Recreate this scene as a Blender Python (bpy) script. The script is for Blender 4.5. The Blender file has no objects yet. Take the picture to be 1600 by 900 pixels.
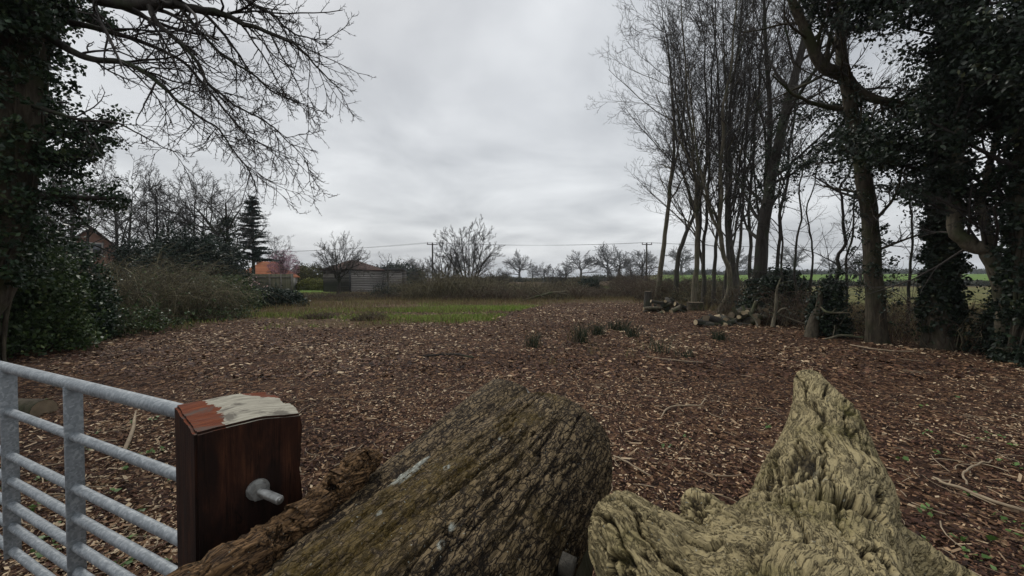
import bpy, math, random
import numpy as np
from mathutils import Vector, Matrix
rnd = np.random.RandomState
R_ = math.radians
C = bpy.context.scene.collection
scene = bpy.context.scene

# ------------------------------------------------------------------ camera, world, sun, exposure
cam = bpy.data.cameras.new('camera'); camo = bpy.data.objects.new('camera', cam); C.objects.link(camo)
cam.lens = 36*620/1600; cam.sensor_width = 36; cam.clip_start = 0.02; cam.clip_end = 6000
camo.location = (0, 0, 1.5); camo.rotation_euler = (R_(90-1.2), 0, 0)
scene.camera = camo
SUN_EL, SUN_AZ = 52, -35            # azimuth measured from +Y towards +X
W = bpy.data.worlds.new('World'); scene.world = W; W.use_nodes = True
nt = W.node_tree; nt.nodes.clear()
def wn(t, **k):
    n = nt.nodes.new(t)
    for a, b in k.items(): setattr(n, a, b)
    return n
sky = wn('ShaderNodeTexSky', sky_type='NISHITA'); sky.sun_disc = False
sky.sun_elevation = R_(SUN_EL); sky.sun_rotation = R_(SUN_AZ); sky.air_density = 1.5; sky.dust_density = 3
tc = wn('ShaderNodeTexCoord'); sep = wn('ShaderNodeSeparateXYZ'); nt.links.new(tc.outputs['Generated'], sep.inputs[0])
def m(op, a, b=None, c=None):
    n = wn('ShaderNodeMath', operation=op)
    for i, v in enumerate((a, b, c)):
        if v is None: continue
        if isinstance(v, (int, float)): n.inputs[i].default_value = v
        else: nt.links.new(v, n.inputs[i])
    return n.outputs[0]
zz = m('ADD', m('MAXIMUM', sep.outputs[2], 0.0), 0.16)
cmb = wn('ShaderNodeCombineXYZ')
nt.links.new(m('DIVIDE', sep.outputs[0], zz), cmb.inputs[0]); nt.links.new(m('DIVIDE', sep.outputs[1], zz), cmb.inputs[1])
n1 = wn('ShaderNodeTexNoise'); n1.inputs['Scale'].default_value = 1.1; n1.inputs['Detail'].default_value = 7; n1.inputs['Roughness'].default_value = .52; n1.inputs['Distortion'].default_value = .3
n2 = wn('ShaderNodeTexNoise'); n2.inputs['Scale'].default_value = .35; n2.inputs['Detail'].default_value = 4
nt.links.new(cmb.outputs[0], n1.inputs['Vector']); nt.links.new(cmb.outputs[0], n2.inputs['Vector'])
f = m('ADD', m('MULTIPLY', n1.outputs['Fac'], .55), m('MULTIPLY', n2.outputs['Fac'], .45))
# overcast luminance: a little brighter low down
cr = wn('ShaderNodeValToRGB'); cr.color_ramp.elements[0].position = .38; cr.color_ramp.elements[0].color = (4.5, 4.7, 5.0, 1)
cr.color_ramp.elements[1].position = .62; cr.color_ramp.elements[1].color = (8.3, 8.5, 8.7, 1)
nt.links.new(f, cr.inputs[0])
mx = wn('ShaderNodeMixRGB'); mx.inputs[0].default_value = .93
nt.links.new(sky.outputs[0], mx.inputs[1]); nt.links.new(cr.outputs[0], mx.inputs[2])
bg = wn('ShaderNodeBackground'); bg.inputs[1].default_value = .1; nt.links.new(mx.outputs[0], bg.inputs[0])
wo = wn('ShaderNodeOutputWorld'); nt.links.new(bg.outputs[0], wo.inputs[0])
sd = bpy.data.lights.new('sun', 'SUN'); sd.energy = 1.5; sd.angle = R_(10); sd.color = (1, .96, .9)
so = bpy.data.objects.new('sun', sd); C.objects.link(so)
sv = Vector((math.sin(R_(SUN_AZ))*math.cos(R_(SUN_EL)), math.cos(R_(SUN_AZ))*math.cos(R_(SUN_EL)), math.sin(R_(SUN_EL))))
so.rotation_euler = sv.to_track_quat('Z', 'Y').to_euler(); so.location = (0, 0, 30)
vs = scene.view_settings; vs.view_transform = 'Standard'; vs.look = 'None'; vs.exposure = 0.15; vs.gamma = 1; vs.use_curve_mapping = False

# ------------------------------------------------------------------ noise
def _h(ix, iy, iz, s):
    n = (ix.astype(np.int64)*374761393 + iy.astype(np.int64)*668265263 + iz.astype(np.int64)*2147483647 + s*974634777) & 0xffffffff
    n = ((n ^ (n >> 13))*1274126177) & 0xffffffff
    n = ((n ^ (n >> 16))*2246822519) & 0xffffffff
    return ((n ^ (n >> 15)) & 0xffffff)/float(0xffffff)
def vnoise(P, s=0):
    P = np.asarray(P, float); F = np.floor(P); f = P-F; f = f*f*f*(f*(f*6-15)+10); F = F.astype(np.int64)
    o = 0
    for dx in (0, 1):
        for dy in (0, 1):
            for dz in (0, 1):
                w = (f[..., 0] if dx else 1-f[..., 0])*(f[..., 1] if dy else 1-f[..., 1])*(f[..., 2] if dz else 1-f[..., 2])
                o = o+w*_h(F[..., 0]+dx, F[..., 1]+dy, F[..., 2]+dz, s)
    return o*2-1
def fbm(P, s=0, o=4, g=.5):
    P = np.asarray(P, float); a, t, r = 1, 0, 0
    for i in range(o):
        r = r+a*vnoise(P*2**i+i*17.3, s+i); t += a; a *= g
    return r/t
def worley(P, s=0):
    P = np.asarray(P, float); F = np.floor(P).astype(np.int64)
    d1 = np.full(P.shape[:-1], 9.); d2 = d1.copy(); idc = d1.copy()
    for dx in (-1, 0, 1):
        for dy in (-1, 0, 1):
            for dz in (-1, 0, 1):
                c = F+np.array([dx, dy, dz])
                q = np.stack([_h(c[..., 0], c[..., 1], c[..., 2], s+k) for k in (1, 2, 3)], -1)+c
                d = np.sqrt(((q-P)**2).sum(-1)); cl = d < d1
                d2 = np.where(cl, d1, np.minimum(d2, d)); idc = np.where(cl, _h(c[..., 0], c[..., 1], c[..., 2], s+9), idc); d1 = np.where(cl, d, d1)
    return d1, d2, idc
def sm(a, b, x):
    t = np.clip((x-a)/(b-a), 0, 1); return t*t*(3-2*t)
def nrm(v): return v/np.maximum(np.linalg.norm(v, axis=-1, keepdims=True), 1e-9)

# ------------------------------------------------------------------ terrain
def H(x, y):
    x = np.asarray(x, float); y = np.asarray(y, float)
    Pn = np.stack([x, y, x*0], -1)
    h = .04*fbm(Pn*.5, 3, 3) + .018*fbm(Pn*2.2, 8, 2)*sm(60, 30, y)
    h = h+4.6*sm(95, 330, y)*sm(.05, .40, x/np.maximum(y, 1)) + 0.6*sm(60, 200, y)
    h = h+1.2*fbm(Pn*.008, 5, 2)*sm(80, 250, y)
    h = h+6*sm(400, 1100, y)
    return h
def hz(x, y): return float(H(np.array([x]), np.array([y]))[0])
def gp(px, d, dz=0):                        # a spot on the ground: bearing and distance measured off the photo
    x = (px-800)/620*d; return Vector((x, d, hz(x, d)+dz))
def at(px, py, d): return Vector(((px-800)/620*d, d, 1.5-(py-437)/620*d))

# ------------------------------------------------------------------ materials
def mat(name):
    M = bpy.data.materials.new(name); M.use_nodes = True; M.node_tree.nodes.clear()
    return M
class G:
    def __init__(s, M): s.t = M.node_tree
    def n(s, t, inp=None, **k):
        n = s.t.nodes.new(t)
        for a, b in k.items(): setattr(n, a, b)
        for a, v in (inp or {}).items():
            if hasattr(v, 'is_output') or isinstance(v, bpy.types.NodeSocket): s.t.links.new(v, n.inputs[a])
            else: n.inputs[a].default_value = v
        return n
    def noise(s, vec, sc, det=4, ro=.55, dist=0):
        return s.n('ShaderNodeTexNoise', {'Vector': vec, 'Scale': sc, 'Detail': det, 'Roughness': ro, 'Distortion': dist}).outputs['Fac']
    def ramp(s, f, stops, interp='LINEAR'):
        r = s.n('ShaderNodeValToRGB', {0: f}); r.color_ramp.interpolation = interp
        e = r.color_ramp.elements
        while len(e) < len(stops): e.new(.5)
        for i, (p, c) in enumerate(stops):
            e[i].position = p; e[i].color = (*c, 1) if not isinstance(c, (int, float)) else (c, c, c, 1)
        return r.outputs[0]
    def mix(s, f, a, b, mode='MIX'):
        def q(v): return v if isinstance(v, bpy.types.NodeSocket) else ((*v, 1) if len(v) == 3 else v)
        return s.n('ShaderNodeMixRGB', {0: f, 1: q(a), 2: q(b)}, blend_type=mode).outputs[0]
    def m(s, op, a, b=0.0, cl=False):
        n = s.n('ShaderNodeMath', {0: a, 1: b}, operation=op); n.use_clamp = cl; return n.outputs[0]
    def attr(s, a): return s.n('ShaderNodeAttribute', attribute_name=a).outputs['Fac']
    def obj(s): return s.n('ShaderNodeTexCoord').outputs['Object']
    def scale(s, v, sc): return s.n('ShaderNodeMapping', {'Vector': v, 'Scale': sc}).outputs[0]
    def out(s, col, rough=.8, bump=None, bs=.5, bd=.01, spec=.3, metal=0, transl=0):
        b = s.n('ShaderNodeBsdfPrincipled', {'Base Color': col if isinstance(col, bpy.types.NodeSocket) else (*col, 1), 'Roughness': rough, 'Specular IOR Level': spec, 'Metallic': metal})
        if bump is not None:
            bb = s.n('ShaderNodeBump', {'Height': bump, 'Strength': bs, 'Distance': bd}); s.t.links.new(bb.outputs[0], b.inputs['Normal'])
        o = b.outputs[0]
        if transl:
            t = s.n('ShaderNodeBsdfTranslucent', {'Color': col if isinstance(col, bpy.types.NodeSocket) else (*col, 1)})
            o = s.n('ShaderNodeMixShader', {0: transl, 1: o, 2: t.outputs[0]}).outputs[0]
        s.n('ShaderNodeOutputMaterial', {0: o})

def bark(name, a, b, c=None, sc=3., st=(6, 6, 1), bd=.02):
    M = mat(name); g = G(M); v = g.scale(g.obj(), st)
    n = g.noise(v, sc, 6, .65, .4); col = g.ramp(n, [(.3, a), (.7, b)])
    if c:
        n2 = g.noise(g.obj(), 1.7, 4); col = g.mix(g.ramp(n2, [(.5, 0), (.66, 1)]), col, c)
    g.out(col, .9, n, .9, bd, .15); return M
def leafy(name, stops, rough=.5, transl=.12, spec=.35):
    M = mat(name); g = G(M); g.out(g.ramp(g.attr('rnd'), stops), rough, transl=transl, spec=spec); return M
def plain(name, a, b, sc=5, rough=.8, metal=0, spec=.3, st=(1, 1, 1), bd=.005, bs=.5):
    M = mat(name); g = G(M); n = g.noise(g.scale(g.obj(), st), sc, 5, .6)
    g.out(g.ramp(n, [(.3, a), (.7, b)]), rough, n, bs, bd, spec, metal); return M
B_dark = bark('dark_bark', (.018, .016, .014), (.06, .053, .045), (.04, .05, .028))
B_grey = bark('grey_bark', (.028, .026, .023), (.105, .096, .08), (.05, .055, .035))
B_pale = bark('pale_bark', (.055, .048, .035), (.20, .175, .125), (.07, .078, .04))
B_far = plain('distant_bark', (.05, .047, .045), (.10, .095, .088), 2, .95)
B_twig = plain('twig_bark', (.025, .021, .019), (.06, .052, .045), 3, .85)
B_rough = bark('rough_ivy_stem_bark', (.025, .02, .015), (.10, .085, .06), (.04, .045, .02))
B_cane = leafy('bramble_cane', [(0, (.035, .02, .014)), (.5, (.085, .05, .032)), (.8, (.12, .10, .06)), (1, (.17, .15, .09))], .8, 0)
B_canegreen = leafy('olive_cane', [(0, (.03, .026, .015)), (.5, (.09, .075, .04)), (.85, (.16, .135, .07)), (1, (.25, .22, .13))], .8, 0)
L_ivy = leafy('ivy_leaf', [(0, (.010, .022, .010)), (.5, (.022, .045, .020)), (.85, (.04, .075, .03)), (1, (.085, .12, .05))], .42, .08)
L_ivyd = leafy('dark_ivy_leaf', [(0, (.007, .013, .008)), (.6, (.016, .029, .015)), (.93, (.03, .05, .022)), (1, (.07, .08, .035))], .5, .06)
L_green = leafy('shrub_leaf', [(0, (.02, .038, .012)), (.6, (.045, .078, .022)), (.9, (.085, .13, .035)), (1, (.18, .21, .08))], .5, .1)
L_laurel = leafy('evergreen_leaf', [(0, (.010, .020, .013)), (.7, (.020, .036, .022)), (1, (.045, .06, .035))], .55, .05)
L_needle = leafy('conifer_needle', [(0, (.010, .022, .018)), (.7, (.022, .045, .036)), (1, (.045, .075, .055))], .7, .05)
L_pink = leafy('pink_blossom', [(0, (.16, .07, .10)), (.5, (.34, .18, .24)), (1, (.55, .36, .42))], .7, .2)
L_white = leafy('pale_blossom', [(0, (.45, .2, .2)), (.5, (.7, .5, .48)), (1, (.8, .76, .72))], .7, .2)
L_olive = leafy('olive_foliage', [(0, (.04, .04, .015)), (.6, (.08, .085, .025)), (1, (.16, .13, .05))], .7, .1)
L_yel = leafy('yellow_green_hedge_leaf', [(0, (.07, .08, .015)), (.6, (.14, .15, .025)), (1, (.28, .27, .05))], .7, .1)
L_farhedge = leafy('far_hedge_leaf', [(0, (.03, .035, .022)), (.7, (.055, .06, .035)), (1, (.09, .08, .05))], .8, 0)
L_grass = leafy('grass_blade', [(0, (.06, .10, .015)), (.45, (.15, .26, .03)), (.8, (.27, .35, .06)), (1, (.45, .38, .18))], .6, .25)
L_dry = leafy('dry_grass_blade', [(0, (.08, .05, .025)), (.4, (.16, .115, .055)), (.75, (.26, .2, .10)), (1, (.12, .16, .04))], .8, .15)
L_rush = leafy('rush_blade', [(0, (.012, .02, .010)), (.7, (.03, .045, .02)), (1, (.09, .07, .035))], .7, .1)
L_weed = leafy('weed_leaf', [(0, (.05, .10, .02)), (.6, (.09, .17, .04)), (1, (.16, .26, .08))], .45, .2)

# ------------------------------------------------------------------ mesh helpers
def link(o, parent=None, mt=None):
    C.objects.link(o)
    if parent is not None: o.parent = parent
    if mt is not None: o.data.materials.append(mt)
    return o
def mk(name, V, F, mt, parent=None, smooth=False, rn=None, attrs=None):
    V = np.asarray(V, np.float32).reshape(-1, 3); F = np.asarray(F, np.int32); k = F.shape[1]
    me = bpy.data.meshes.new(name)
    me.vertices.add(len(V)); me.vertices.foreach_set('co', V.ravel())
    me.loops.add(F.size); me.loops.foreach_set('vertex_index', F.ravel())
    me.polygons.add(len(F)); me.polygons.foreach_set('loop_start', np.arange(0, F.size, k, dtype=np.int32))
    me.update(calc_edges=True)
    if smooth: me.polygons.foreach_set('use_smooth', np.ones(len(F), bool))
    if rn is not None:
        a = me.attributes.new('rnd', 'FLOAT', 'FACE'); a.data.foreach_set('value', np.asarray(rn, np.float32))
    for n, v in (attrs or {}).items():
        v = np.asarray(v, np.float32)
        if v.ndim == 2: a = me.attributes.new(n, 'FLOAT_VECTOR', 'POINT'); a.data.foreach_set('vector', v.ravel())
        else: a = me.attributes.new(n, 'FLOAT', 'POINT'); a.data.foreach_set('value', v)
    me.validate()
    return link(bpy.data.objects.new(name, me), parent, mt)
def tag(o, label=None, cat=None, group=None, kind=None):
    if label: o['label'] = label
    if cat: o['category'] = cat
    if group: o['group'] = group
    if kind: o['kind'] = kind
    return o
def empty(name, loc, label, cat, group=None):
    o = bpy.data.objects.new(name, None); C.objects.link(o); o.location = loc; o.empty_display_size = .2
    return tag(o, label, cat, group)
def tubes(P, R, n=3, tip=True):
    """P (N,m,3), R (N,m) -> verts, quads; capped by collapse at the far end"""
    N, k = P.shape[:2]
    T = np.empty_like(P); T[:, 1:-1] = P[:, 2:]-P[:, :-2]; T[:, 0] = P[:, 1]-P[:, 0]; T[:, -1] = P[:, -1]-P[:, -2]; T = nrm(T)
    mean = nrm(P[:, -1]-P[:, 0])
    ref = np.where(np.abs(mean[:, 2:3]) > .75, np.array([[1., .13, 0]]), np.array([[0, .1, 1.]]))[:, None, :]
    U = nrm(np.cross(T, np.broadcast_to(ref, T.shape))); Vv = np.cross(T, U)
    a = np.arange(n)*2*math.pi/n
    V = P[:, :, None, :]+R[:, :, None, None]*(np.cos(a)[None, None, :, None]*U[:, :, None, :]+np.sin(a)[None, None, :, None]*Vv[:, :, None, :])
    i = np.arange(N)[:, None, None]*k*n; j = np.arange(k-1)[None, :, None]*n; q = np.arange(n)[None, None, :]; q2 = (q+1) % n
    F = np.stack([i+j+q, i+j+q2, i+j+n+q2, i+j+n+q], -1).reshape(-1, 4)
    return V.reshape(-1, 3), F
def join(parts):
    Vs, Fs, o = [], [], 0
    for V, F in parts:
        Vs.append(np.asarray(V).reshape(-1, 3)); Fs.append(np.asarray(F)+o); o += len(Vs[-1])
    return np.concatenate(Vs), np.concatenate(Fs)
def smooth_path(pts, k=8, wob=0, seed=0):
    """Catmull-Rom through (x,y,z,r)"""
    p = np.array(pts, float); p = np.vstack([2*p[0]-p[1], p, 2*p[-1]-p[-2]]); o = []
    for i in range(1, len(p)-2):
        for t in np.linspace(0, 1, k, endpoint=False):
            a, b, c, d = p[i-1:i+3]
            o.append(.5*((2*b)+(-a+c)*t+(2*a-5*b+4*c-d)*t*t+(-a+3*b-3*c+d)*t**3))
    o.append(p[-2]); o = np.array(o)
    if wob: o[:, :3] += wob*np.stack([fbm(np.stack([np.arange(len(o))*.35, o[:, 0]*0+q*9.1+seed, o[:, 0]*0], -1), seed+q, 2) for q in range(3)], -1)
    o[:, 3] = np.maximum(o[:, 3], .002)
    return o
def spawn(P, D, L, R, k, ang, lr, rr, r, t0=.25, t1=1., flat=0, fall=.5, vertical=0):
    """children of every branch: start point, direction, length, radius"""
    N, mm = P.shape[:2]; N2 = N*k
    idx = np.repeat(np.arange(N), k)
    t = t0+(t1-t0)*((np.tile(np.arange(k), N)+r.rand(N2))/k)
    fi = t*(mm-1); i0 = np.minimum(fi.astype(int), mm-2); f = (fi-i0)[:, None]
    p = P[idx, i0]*(1-f)+P[idx, i0+1]*f
    d = nrm(P[idx, i0+1]-P[idx, i0])
    q = nrm(np.cross(d, nrm(r.randn(N2, 3)*np.array([1, 1, 1-flat*.9]))))
    if flat: q = nrm(q*np.array([1, 1, 1-flat]))
    a = np.radians(ang[0]+(ang[1]-ang[0])*r.rand(N2))[:, None]
    dd = nrm(d*np.cos(a)+q*np.sin(a)+np.array([0, 0, vertical]))
    ll = L[idx]*(lr[0]+(lr[1]-lr[0])*r.rand(N2))*(1-fall*t)
    ra = R[idx, i0]*rr*(.7+.5*r.rand(N2))
    return p, dd, ll, ra
def extend(p, d, L, ra, n, r, wig, up, tipr=.35, jit=None):
    N = len(p); P = np.empty((N, n+1, 3)); P[:, 0] = p; d = d.copy()
    for i in range(n):
        d = nrm(d+r.randn(N, 3)*wig+np.array([0, 0, 1.])*(up[0]+(up[1]-up[0])*i/max(1, n-1)))
        P[:, i+1] = P[:, i]+d*(L/n)[:, None]
    Rr = ra[:, None]*(1-(1-tipr)*np.linspace(0, 1, n+1)[None, :])
    return P, Rr
def grow(P, Rr, L, levels, seed):
    """levels: dict(k,ang,lr,rr,n,wig,up,t0,...) -> list of (P,R)"""
    r = rnd(seed); out = []
    for lv in levels:
        p, d, l, ra = spawn(P, None, L, Rr, lv['k'], lv['ang'], lv['lr'], lv.get('rr', .5), r, lv.get('t0', .25), lv.get('t1', 1.), lv.get('flat', 0), lv.get('fall', .5), lv.get('vert', 0))
        if 'keep' in lv:
            kk = r.rand(len(p)) < lv['keep']; p, d, l, ra = p[kk], d[kk], l[kk], ra[kk]
        ra = np.maximum(ra, lv.get('rmin', .003))
        P, Rr = extend(p, d, l, ra, lv['n'], r, lv['wig'], lv['up'], lv.get('tipr', .35)); L = l
        out.append((P, Rr))
    return out
def leaves(cen, size, r, up=0., elong=.62, out=None):
    N = len(cen); n = nrm(r.randn(N, 3)+np.array([0, 0, up])+(0 if out is None else out))
    a = nrm(np.cross(n, r.randn(N, 3))); b = np.cross(n, a)
    s = (size*(.6+.8*r.rand(N)))[:, None] if np.isscalar(size) else size[:, None]
    V = np.stack([cen-a*s*.5, cen+b*s*elong*.5-a*s*.08, cen+a*s*.5-n*s*.15, cen-b*s*elong*.5-a*s*.08], 1)
    F = np.arange(N*4).reshape(-1, 4)
    return V.reshape(-1, 3), F
def clumps(cen, n, rad, r, size, up=.3):
    """leafy clumps about centres, each with its own brightness drift"""
    c = np.repeat(cen, n, 0)
    rr = rad*(np.repeat(.6+.8*r.rand(len(cen)), n))[:, None]
    p = c+nrm(r.randn(len(c), 3))*rr*(r.rand(len(c), 1)**.5)*np.array([1, 1, .8])
    V, F = leaves(p, size, r, up)
    tone = np.clip(np.repeat(r.rand(len(cen))*.35, n)+r.rand(len(c))**1.4*.75, 0, 1)
    return V, F, tone
def box(name, c, s, mt, parent=None, rz=0, bev=0):
    hx, hy, hh = s[0]/2, s[1]/2, s[2]/2
    V = np.array([[x, y, z] for z in (-hh, hh) for y in (-hy, hy) for x in (-hx, hx)])
    F = [[0, 2, 3, 1], [4, 5, 7, 6], [0, 1, 5, 4], [2, 6, 7, 3], [0, 4, 6, 2], [1, 3, 7, 5]]
    o = mk(name, V, F, mt, parent); o.location = c; o.rotation_euler = (0, 0, rz)
    if bev:
        b = o.modifiers.new('bevel', 'BEVEL'); b.width = bev; b.segments = 2
    return o
def sub(P, o): return P-np.array(o)[None, :]
def copytree(root):
    c = root.copy(); C.objects.link(c)
    for ch in root.children:
        d = ch.copy(); C.objects.link(d); d.parent = c
    return c

# ------------------------------------------------------------------ ground sheet
def mulch_mask(x, y):
    """1 on bark mulch, 0 on grass / rough ground"""
    Pn = np.stack([x, y, x*0], -1); n = fbm(Pn*.35, 21, 4); n2 = fbm(Pn*1.3, 25, 3)
    px = 800+620*x/np.maximum(y, .5)
    yy = y+n*2.2+n2*.8
    far = np.interp(px, [-400, 0, 150, 330, 480, 700, 790, 860, 930, 1010, 1060, 1150, 1300, 1450, 1600, 2200],
                        [6.5, 9, 11.5, 13.2, 13.0, 12.8, 16.5, 24.5, 26.5, 25.5, 19.5, 14.2, 11, 9.3, 8.4, 7.5])
    mk_ = sm(.6, -.6, yy-far)
    # the pale strip of chips through the grass
    st = sm(1.0, .5, np.abs(y+n*1.2-(17.6+.08*x)))*sm(-9, -7.5, x)*sm(1, -.5, x)+sm(.7, .2, np.abs(y+n*1.2-(21.2)))*sm(-12, -9.5, x)*sm(-3, -4.5, x)
    return np.clip(np.maximum(mk_, st*.95), 0, 1)
def ring(a, b, n): return np.linspace(a, b, n, endpoint=False)
ys = np.concatenate([ring(-1500, -40, 12), ring(-40, -2, 20), ring(-2, 30, 190), ring(30, 90, 90), ring(90, 400, 80), np.linspace(400, 3000, 30)])
xs = np.concatenate([ring(-2500, -300, 16), ring(-300, -60, 50), ring(-60, -16, 60), ring(-16, 16, 170), ring(16, 60, 60), ring(60, 300, 50), np.linspace(300, 2500, 16)])
X, Y = np.meshgrid(xs, ys); Z = H(X, Y); nx = len(xs)
ii = (np.arange(len(ys)-1)[:, None]*nx+np.arange(nx-1)[None, :]).ravel()
mm_ = mulch_mask(X, Y)
pxg = 800+620*X/np.maximum(Y, .5)
lawn = sm(30, 34, Y)*sm(70, 60, Y)*sm(430, 452, pxg)*sm(545, 520, pxg)
hill = sm(1000, 1060, pxg)*sm(95, 115, Y)+sm(900, 930, pxg)*sm(985, 960, pxg)*sm(60, 66, Y)*sm(92, 86, Y)
M = mat('ground'); g = G(M); ob = g.obj()
a1 = g.noise(ob, 38, 5, .75); a2 = g.noise(ob, 2.2, 4, .6); vo = g.n('ShaderNodeTexVoronoi', {'Vector': g.scale(ob, (1, .6, 1)), 'Scale': 30}); vcol = vo.outputs['Color']
vs_ = g.n('ShaderNodeSeparateColor', {0: vcol}).outputs[0]
mul = g.ramp(g.m('ADD', g.m('MULTIPLY', vs_, .6), g.m('MULTIPLY', a1, .4)), [(.2, (.011, .006, .004)), (.5, (.042, .021, .013)), (.68, (.105, .055, .031)), (.85, (.25, .155, .085))])
mul = g.mix(g.ramp(a2, [(.45, 0), (.62, .45)]), mul, (.045, .03, .023))
gr = g.ramp(g.m('ADD', g.m('MULTIPLY', a1, .4), g.m('MULTIPLY', g.noise(ob, .9, 6, .7), .6)), [(.42, (.07, .042, .026)), (.56, (.10, .07, .038)), (.70, (.10, .12, .03))])
lw = g.ramp(g.noise(ob, .25, 6, .65), [(.35, (.07, .12, .02)), (.6, (.12, .20, .03))])
fld = g.ramp(g.noise(ob, .12, 8, .7), [(.35, (.07, .08, .025)), (.6, (.14, .13, .05))])
col = g.mix(g.attr('mulch'), gr, mul)
col = g.mix(g.attr('field'), col, fld)
col = g.mix(g.attr('lawn'), col, lw)
g.out(col, .95, g.m('ADD', a1, vs_), .8, .02, .1)
field = np.clip(sm(2.0, 4.5, X-np.interp(Y, [0, 6, 9, 13, 18, 24, 40], [9, 9.5, 9.2, 7.6, 7.5, 8.0, 13]))*sm(90, 70, Y)*sm(2, 6, Y), 0, 1)
tag(mk('ground', np.stack([X, Y, Z], -1), np.stack([ii, ii+1, ii+nx+1, ii+nx], -1), M, smooth=True,
       attrs={'mulch': mm_.ravel(), 'lawn': np.clip(lawn+hill*1.0, 0, 1).ravel(), 'field': field.ravel()}), kind='structure')

# ------------------------------------------------------------------ wood chips (real flakes on the ground)
def chips(name, N, d0, d1, smin, smax, seed, mt, label, cat, pw=1.0, el=.35, lift=.012, maskt=.45, thick=True):
    r = rnd(seed); u = r.rand(N)
    d = (d0**(1-pw)+u*(d1**(1-pw)-d0**(1-pw)))**(1/(1-pw)) if pw != 1 else d0*(d1/d0)**u
    x = (r.rand(N)*2-1)*d*1.36
    k = (mulch_mask(x, d) > maskt+.3*(r.rand(N)-.5)) & (r.rand(N) < 1.0+1.3*fbm(np.stack([x*.7, d*.9, d*0], -1), 73, 4)); x, d = x[k], d[k]; N = len(x)
    z = H(x, d)
    a = r.rand(N)*6.283; dirs = np.stack([np.cos(a), np.sin(a), r.randn(N)*.22], -1); dirs = nrm(dirs)
    nn = nrm(np.stack([r.randn(N)*.45, r.randn(N)*.45, np.ones(N)], -1)); b = nrm(np.cross(nn, dirs)); 
    L = (smin+(smax-smin)*r.rand(N)**2.2)[:, None]; w = L*el*(.5+r.rand(N, 1))
    c = np.stack([x, d, z+lift*(r.rand(N))], -1)
    sk = (r.rand(N, 1)-.5)*.5
    V = np.stack([c-dirs*L*.5-b*w*.4, c+dirs*L*.5*(.7+sk)-b*w*.5, c+dirs*L*.5+b*w*.4, c-dirs*L*.5*(.8-sk)+b*w*.5], 1)
    return tag(mk(name, V, np.arange(N*4).reshape(-1, 4), mt, rn=np.clip(r.rand(N)+.30*fbm(np.stack([x*.55, d*.55, d*0], -1), 71, 4)+.04, 0, 1)), label, cat, kind='stuff')
CH = leafy('wood_chip', [(0, (.015, .007, .005)), (.36, (.052, .023, .014)), (.66, (.115, .053, .030)), (.86, (.23, .130, .070)), (.95, (.42, .28, .16)), (1, (.56, .43, .28))], .75, 0, .25)
CHP = leafy('pale_wood_chip', [(0, (.10, .055, .03)), (.6, (.24, .155, .088)), (1, (.48, .37, .24))], .7, 0, .25)
chips('wood_chips', 230000, .9, 9, .010, .042, 1, CH, 'brown bark mulch chips covering the cleared ground', 'wood chips', pw=.6, el=.42, lift=.022)
chips('wood_chips', 90000, 6, 27, .03, .11, 2, CH, 'reddish brown mulch chips in the middle of the clearing', 'wood chips', pw=.3, el=.4, lift=.03)
chips('bark_splinters', 9000, 1.0, 14, .04, .12, 3, CHP, 'pale slivers of wood scattered over the dark mulch', 'wood splinters', pw=.5, el=.13, lift=.03)
chips('wood_chips', 26000, 8, 27, .03, .10, 4, CHP, 'pale tan chips on the mulch further out', 'wood chips', pw=.2, el=.35, lift=.035)

chips('wood_chips', 45000, 12, 26, .03, .12, 6, CH, 'brown chips strewn among the grass beyond the mulch', 'wood chips', pw=.2, maskt=-1, lift=.07)
# ------------------------------------------------------------------ grass
def blades(name, x, y, h, w, r, mt, parent=None, lean=.4, org=(0, 0, 0), z=None):
    N = len(x); z = H(x, y) if z is None else z; a = r.rand(N)*6.283
    wv = np.stack([np.cos(a), np.sin(a), a*0], -1)*(w*(.6+.8*r.rand(N)))[:, None]*.5
    hh = h*(.5+.9*r.rand(N)) if np.isscalar(h) else h*(.6+.7*r.rand(N))
    ln = r.randn(N, 2)*lean*hh[:, None]
    b = np.stack([x, y, z-.01], -1)-np.array(org)
    mid = b+np.stack([ln[:, 0]*.35, ln[:, 1]*.35, hh*.6], -1); tp = b+np.stack([ln[:, 0], ln[:, 1], hh], -1)
    V = np.stack([b-wv, b+wv, mid+wv*.8, mid-wv*.8, tp], 1).reshape(-1, 3)
    i = np.arange(N)[:, None]*5
    F = np.concatenate([i+np.array([[0, 1, 2, 3]]), i+np.array([[3, 2, 4, 4]])], 1).reshape(-1, 4)
    # second face as a degenerate-free quad: tip doubled slightly
    V = V.reshape(N, 5, 3); V = np.concatenate([V, V[:, 4:5]+wv[:, None]*.15], 1).reshape(-1, 3)
    i = np.arange(N)[:, None]*6
    F = np.concatenate([i+np.array([[0, 1, 2, 3]]), i+np.array([[3, 2, 5, 4]])], 1).reshape(-1, 4)
    return mk(name, V, F, mt, parent, rn=np.repeat(r.rand(N), 2))
r = rnd(5); N = 150000
y = 11+22*r.rand(N)**1.1; x = (-30+45*r.rand(N)); px = 800+620*x/y
dens = (1-mulch_mask(x, y))*sm(-.02, .34, fbm(np.stack([x*.45, y*.9, x*0], -1), 31, 4))*sm(27, 22, y+2*fbm(np.stack([x*.3, y*0, x*0], -1), 33, 2))*1.2
k = (r.rand(N) < dens)*(px > 60)*(px < 1010); x, y = x[k], y[k]
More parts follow.
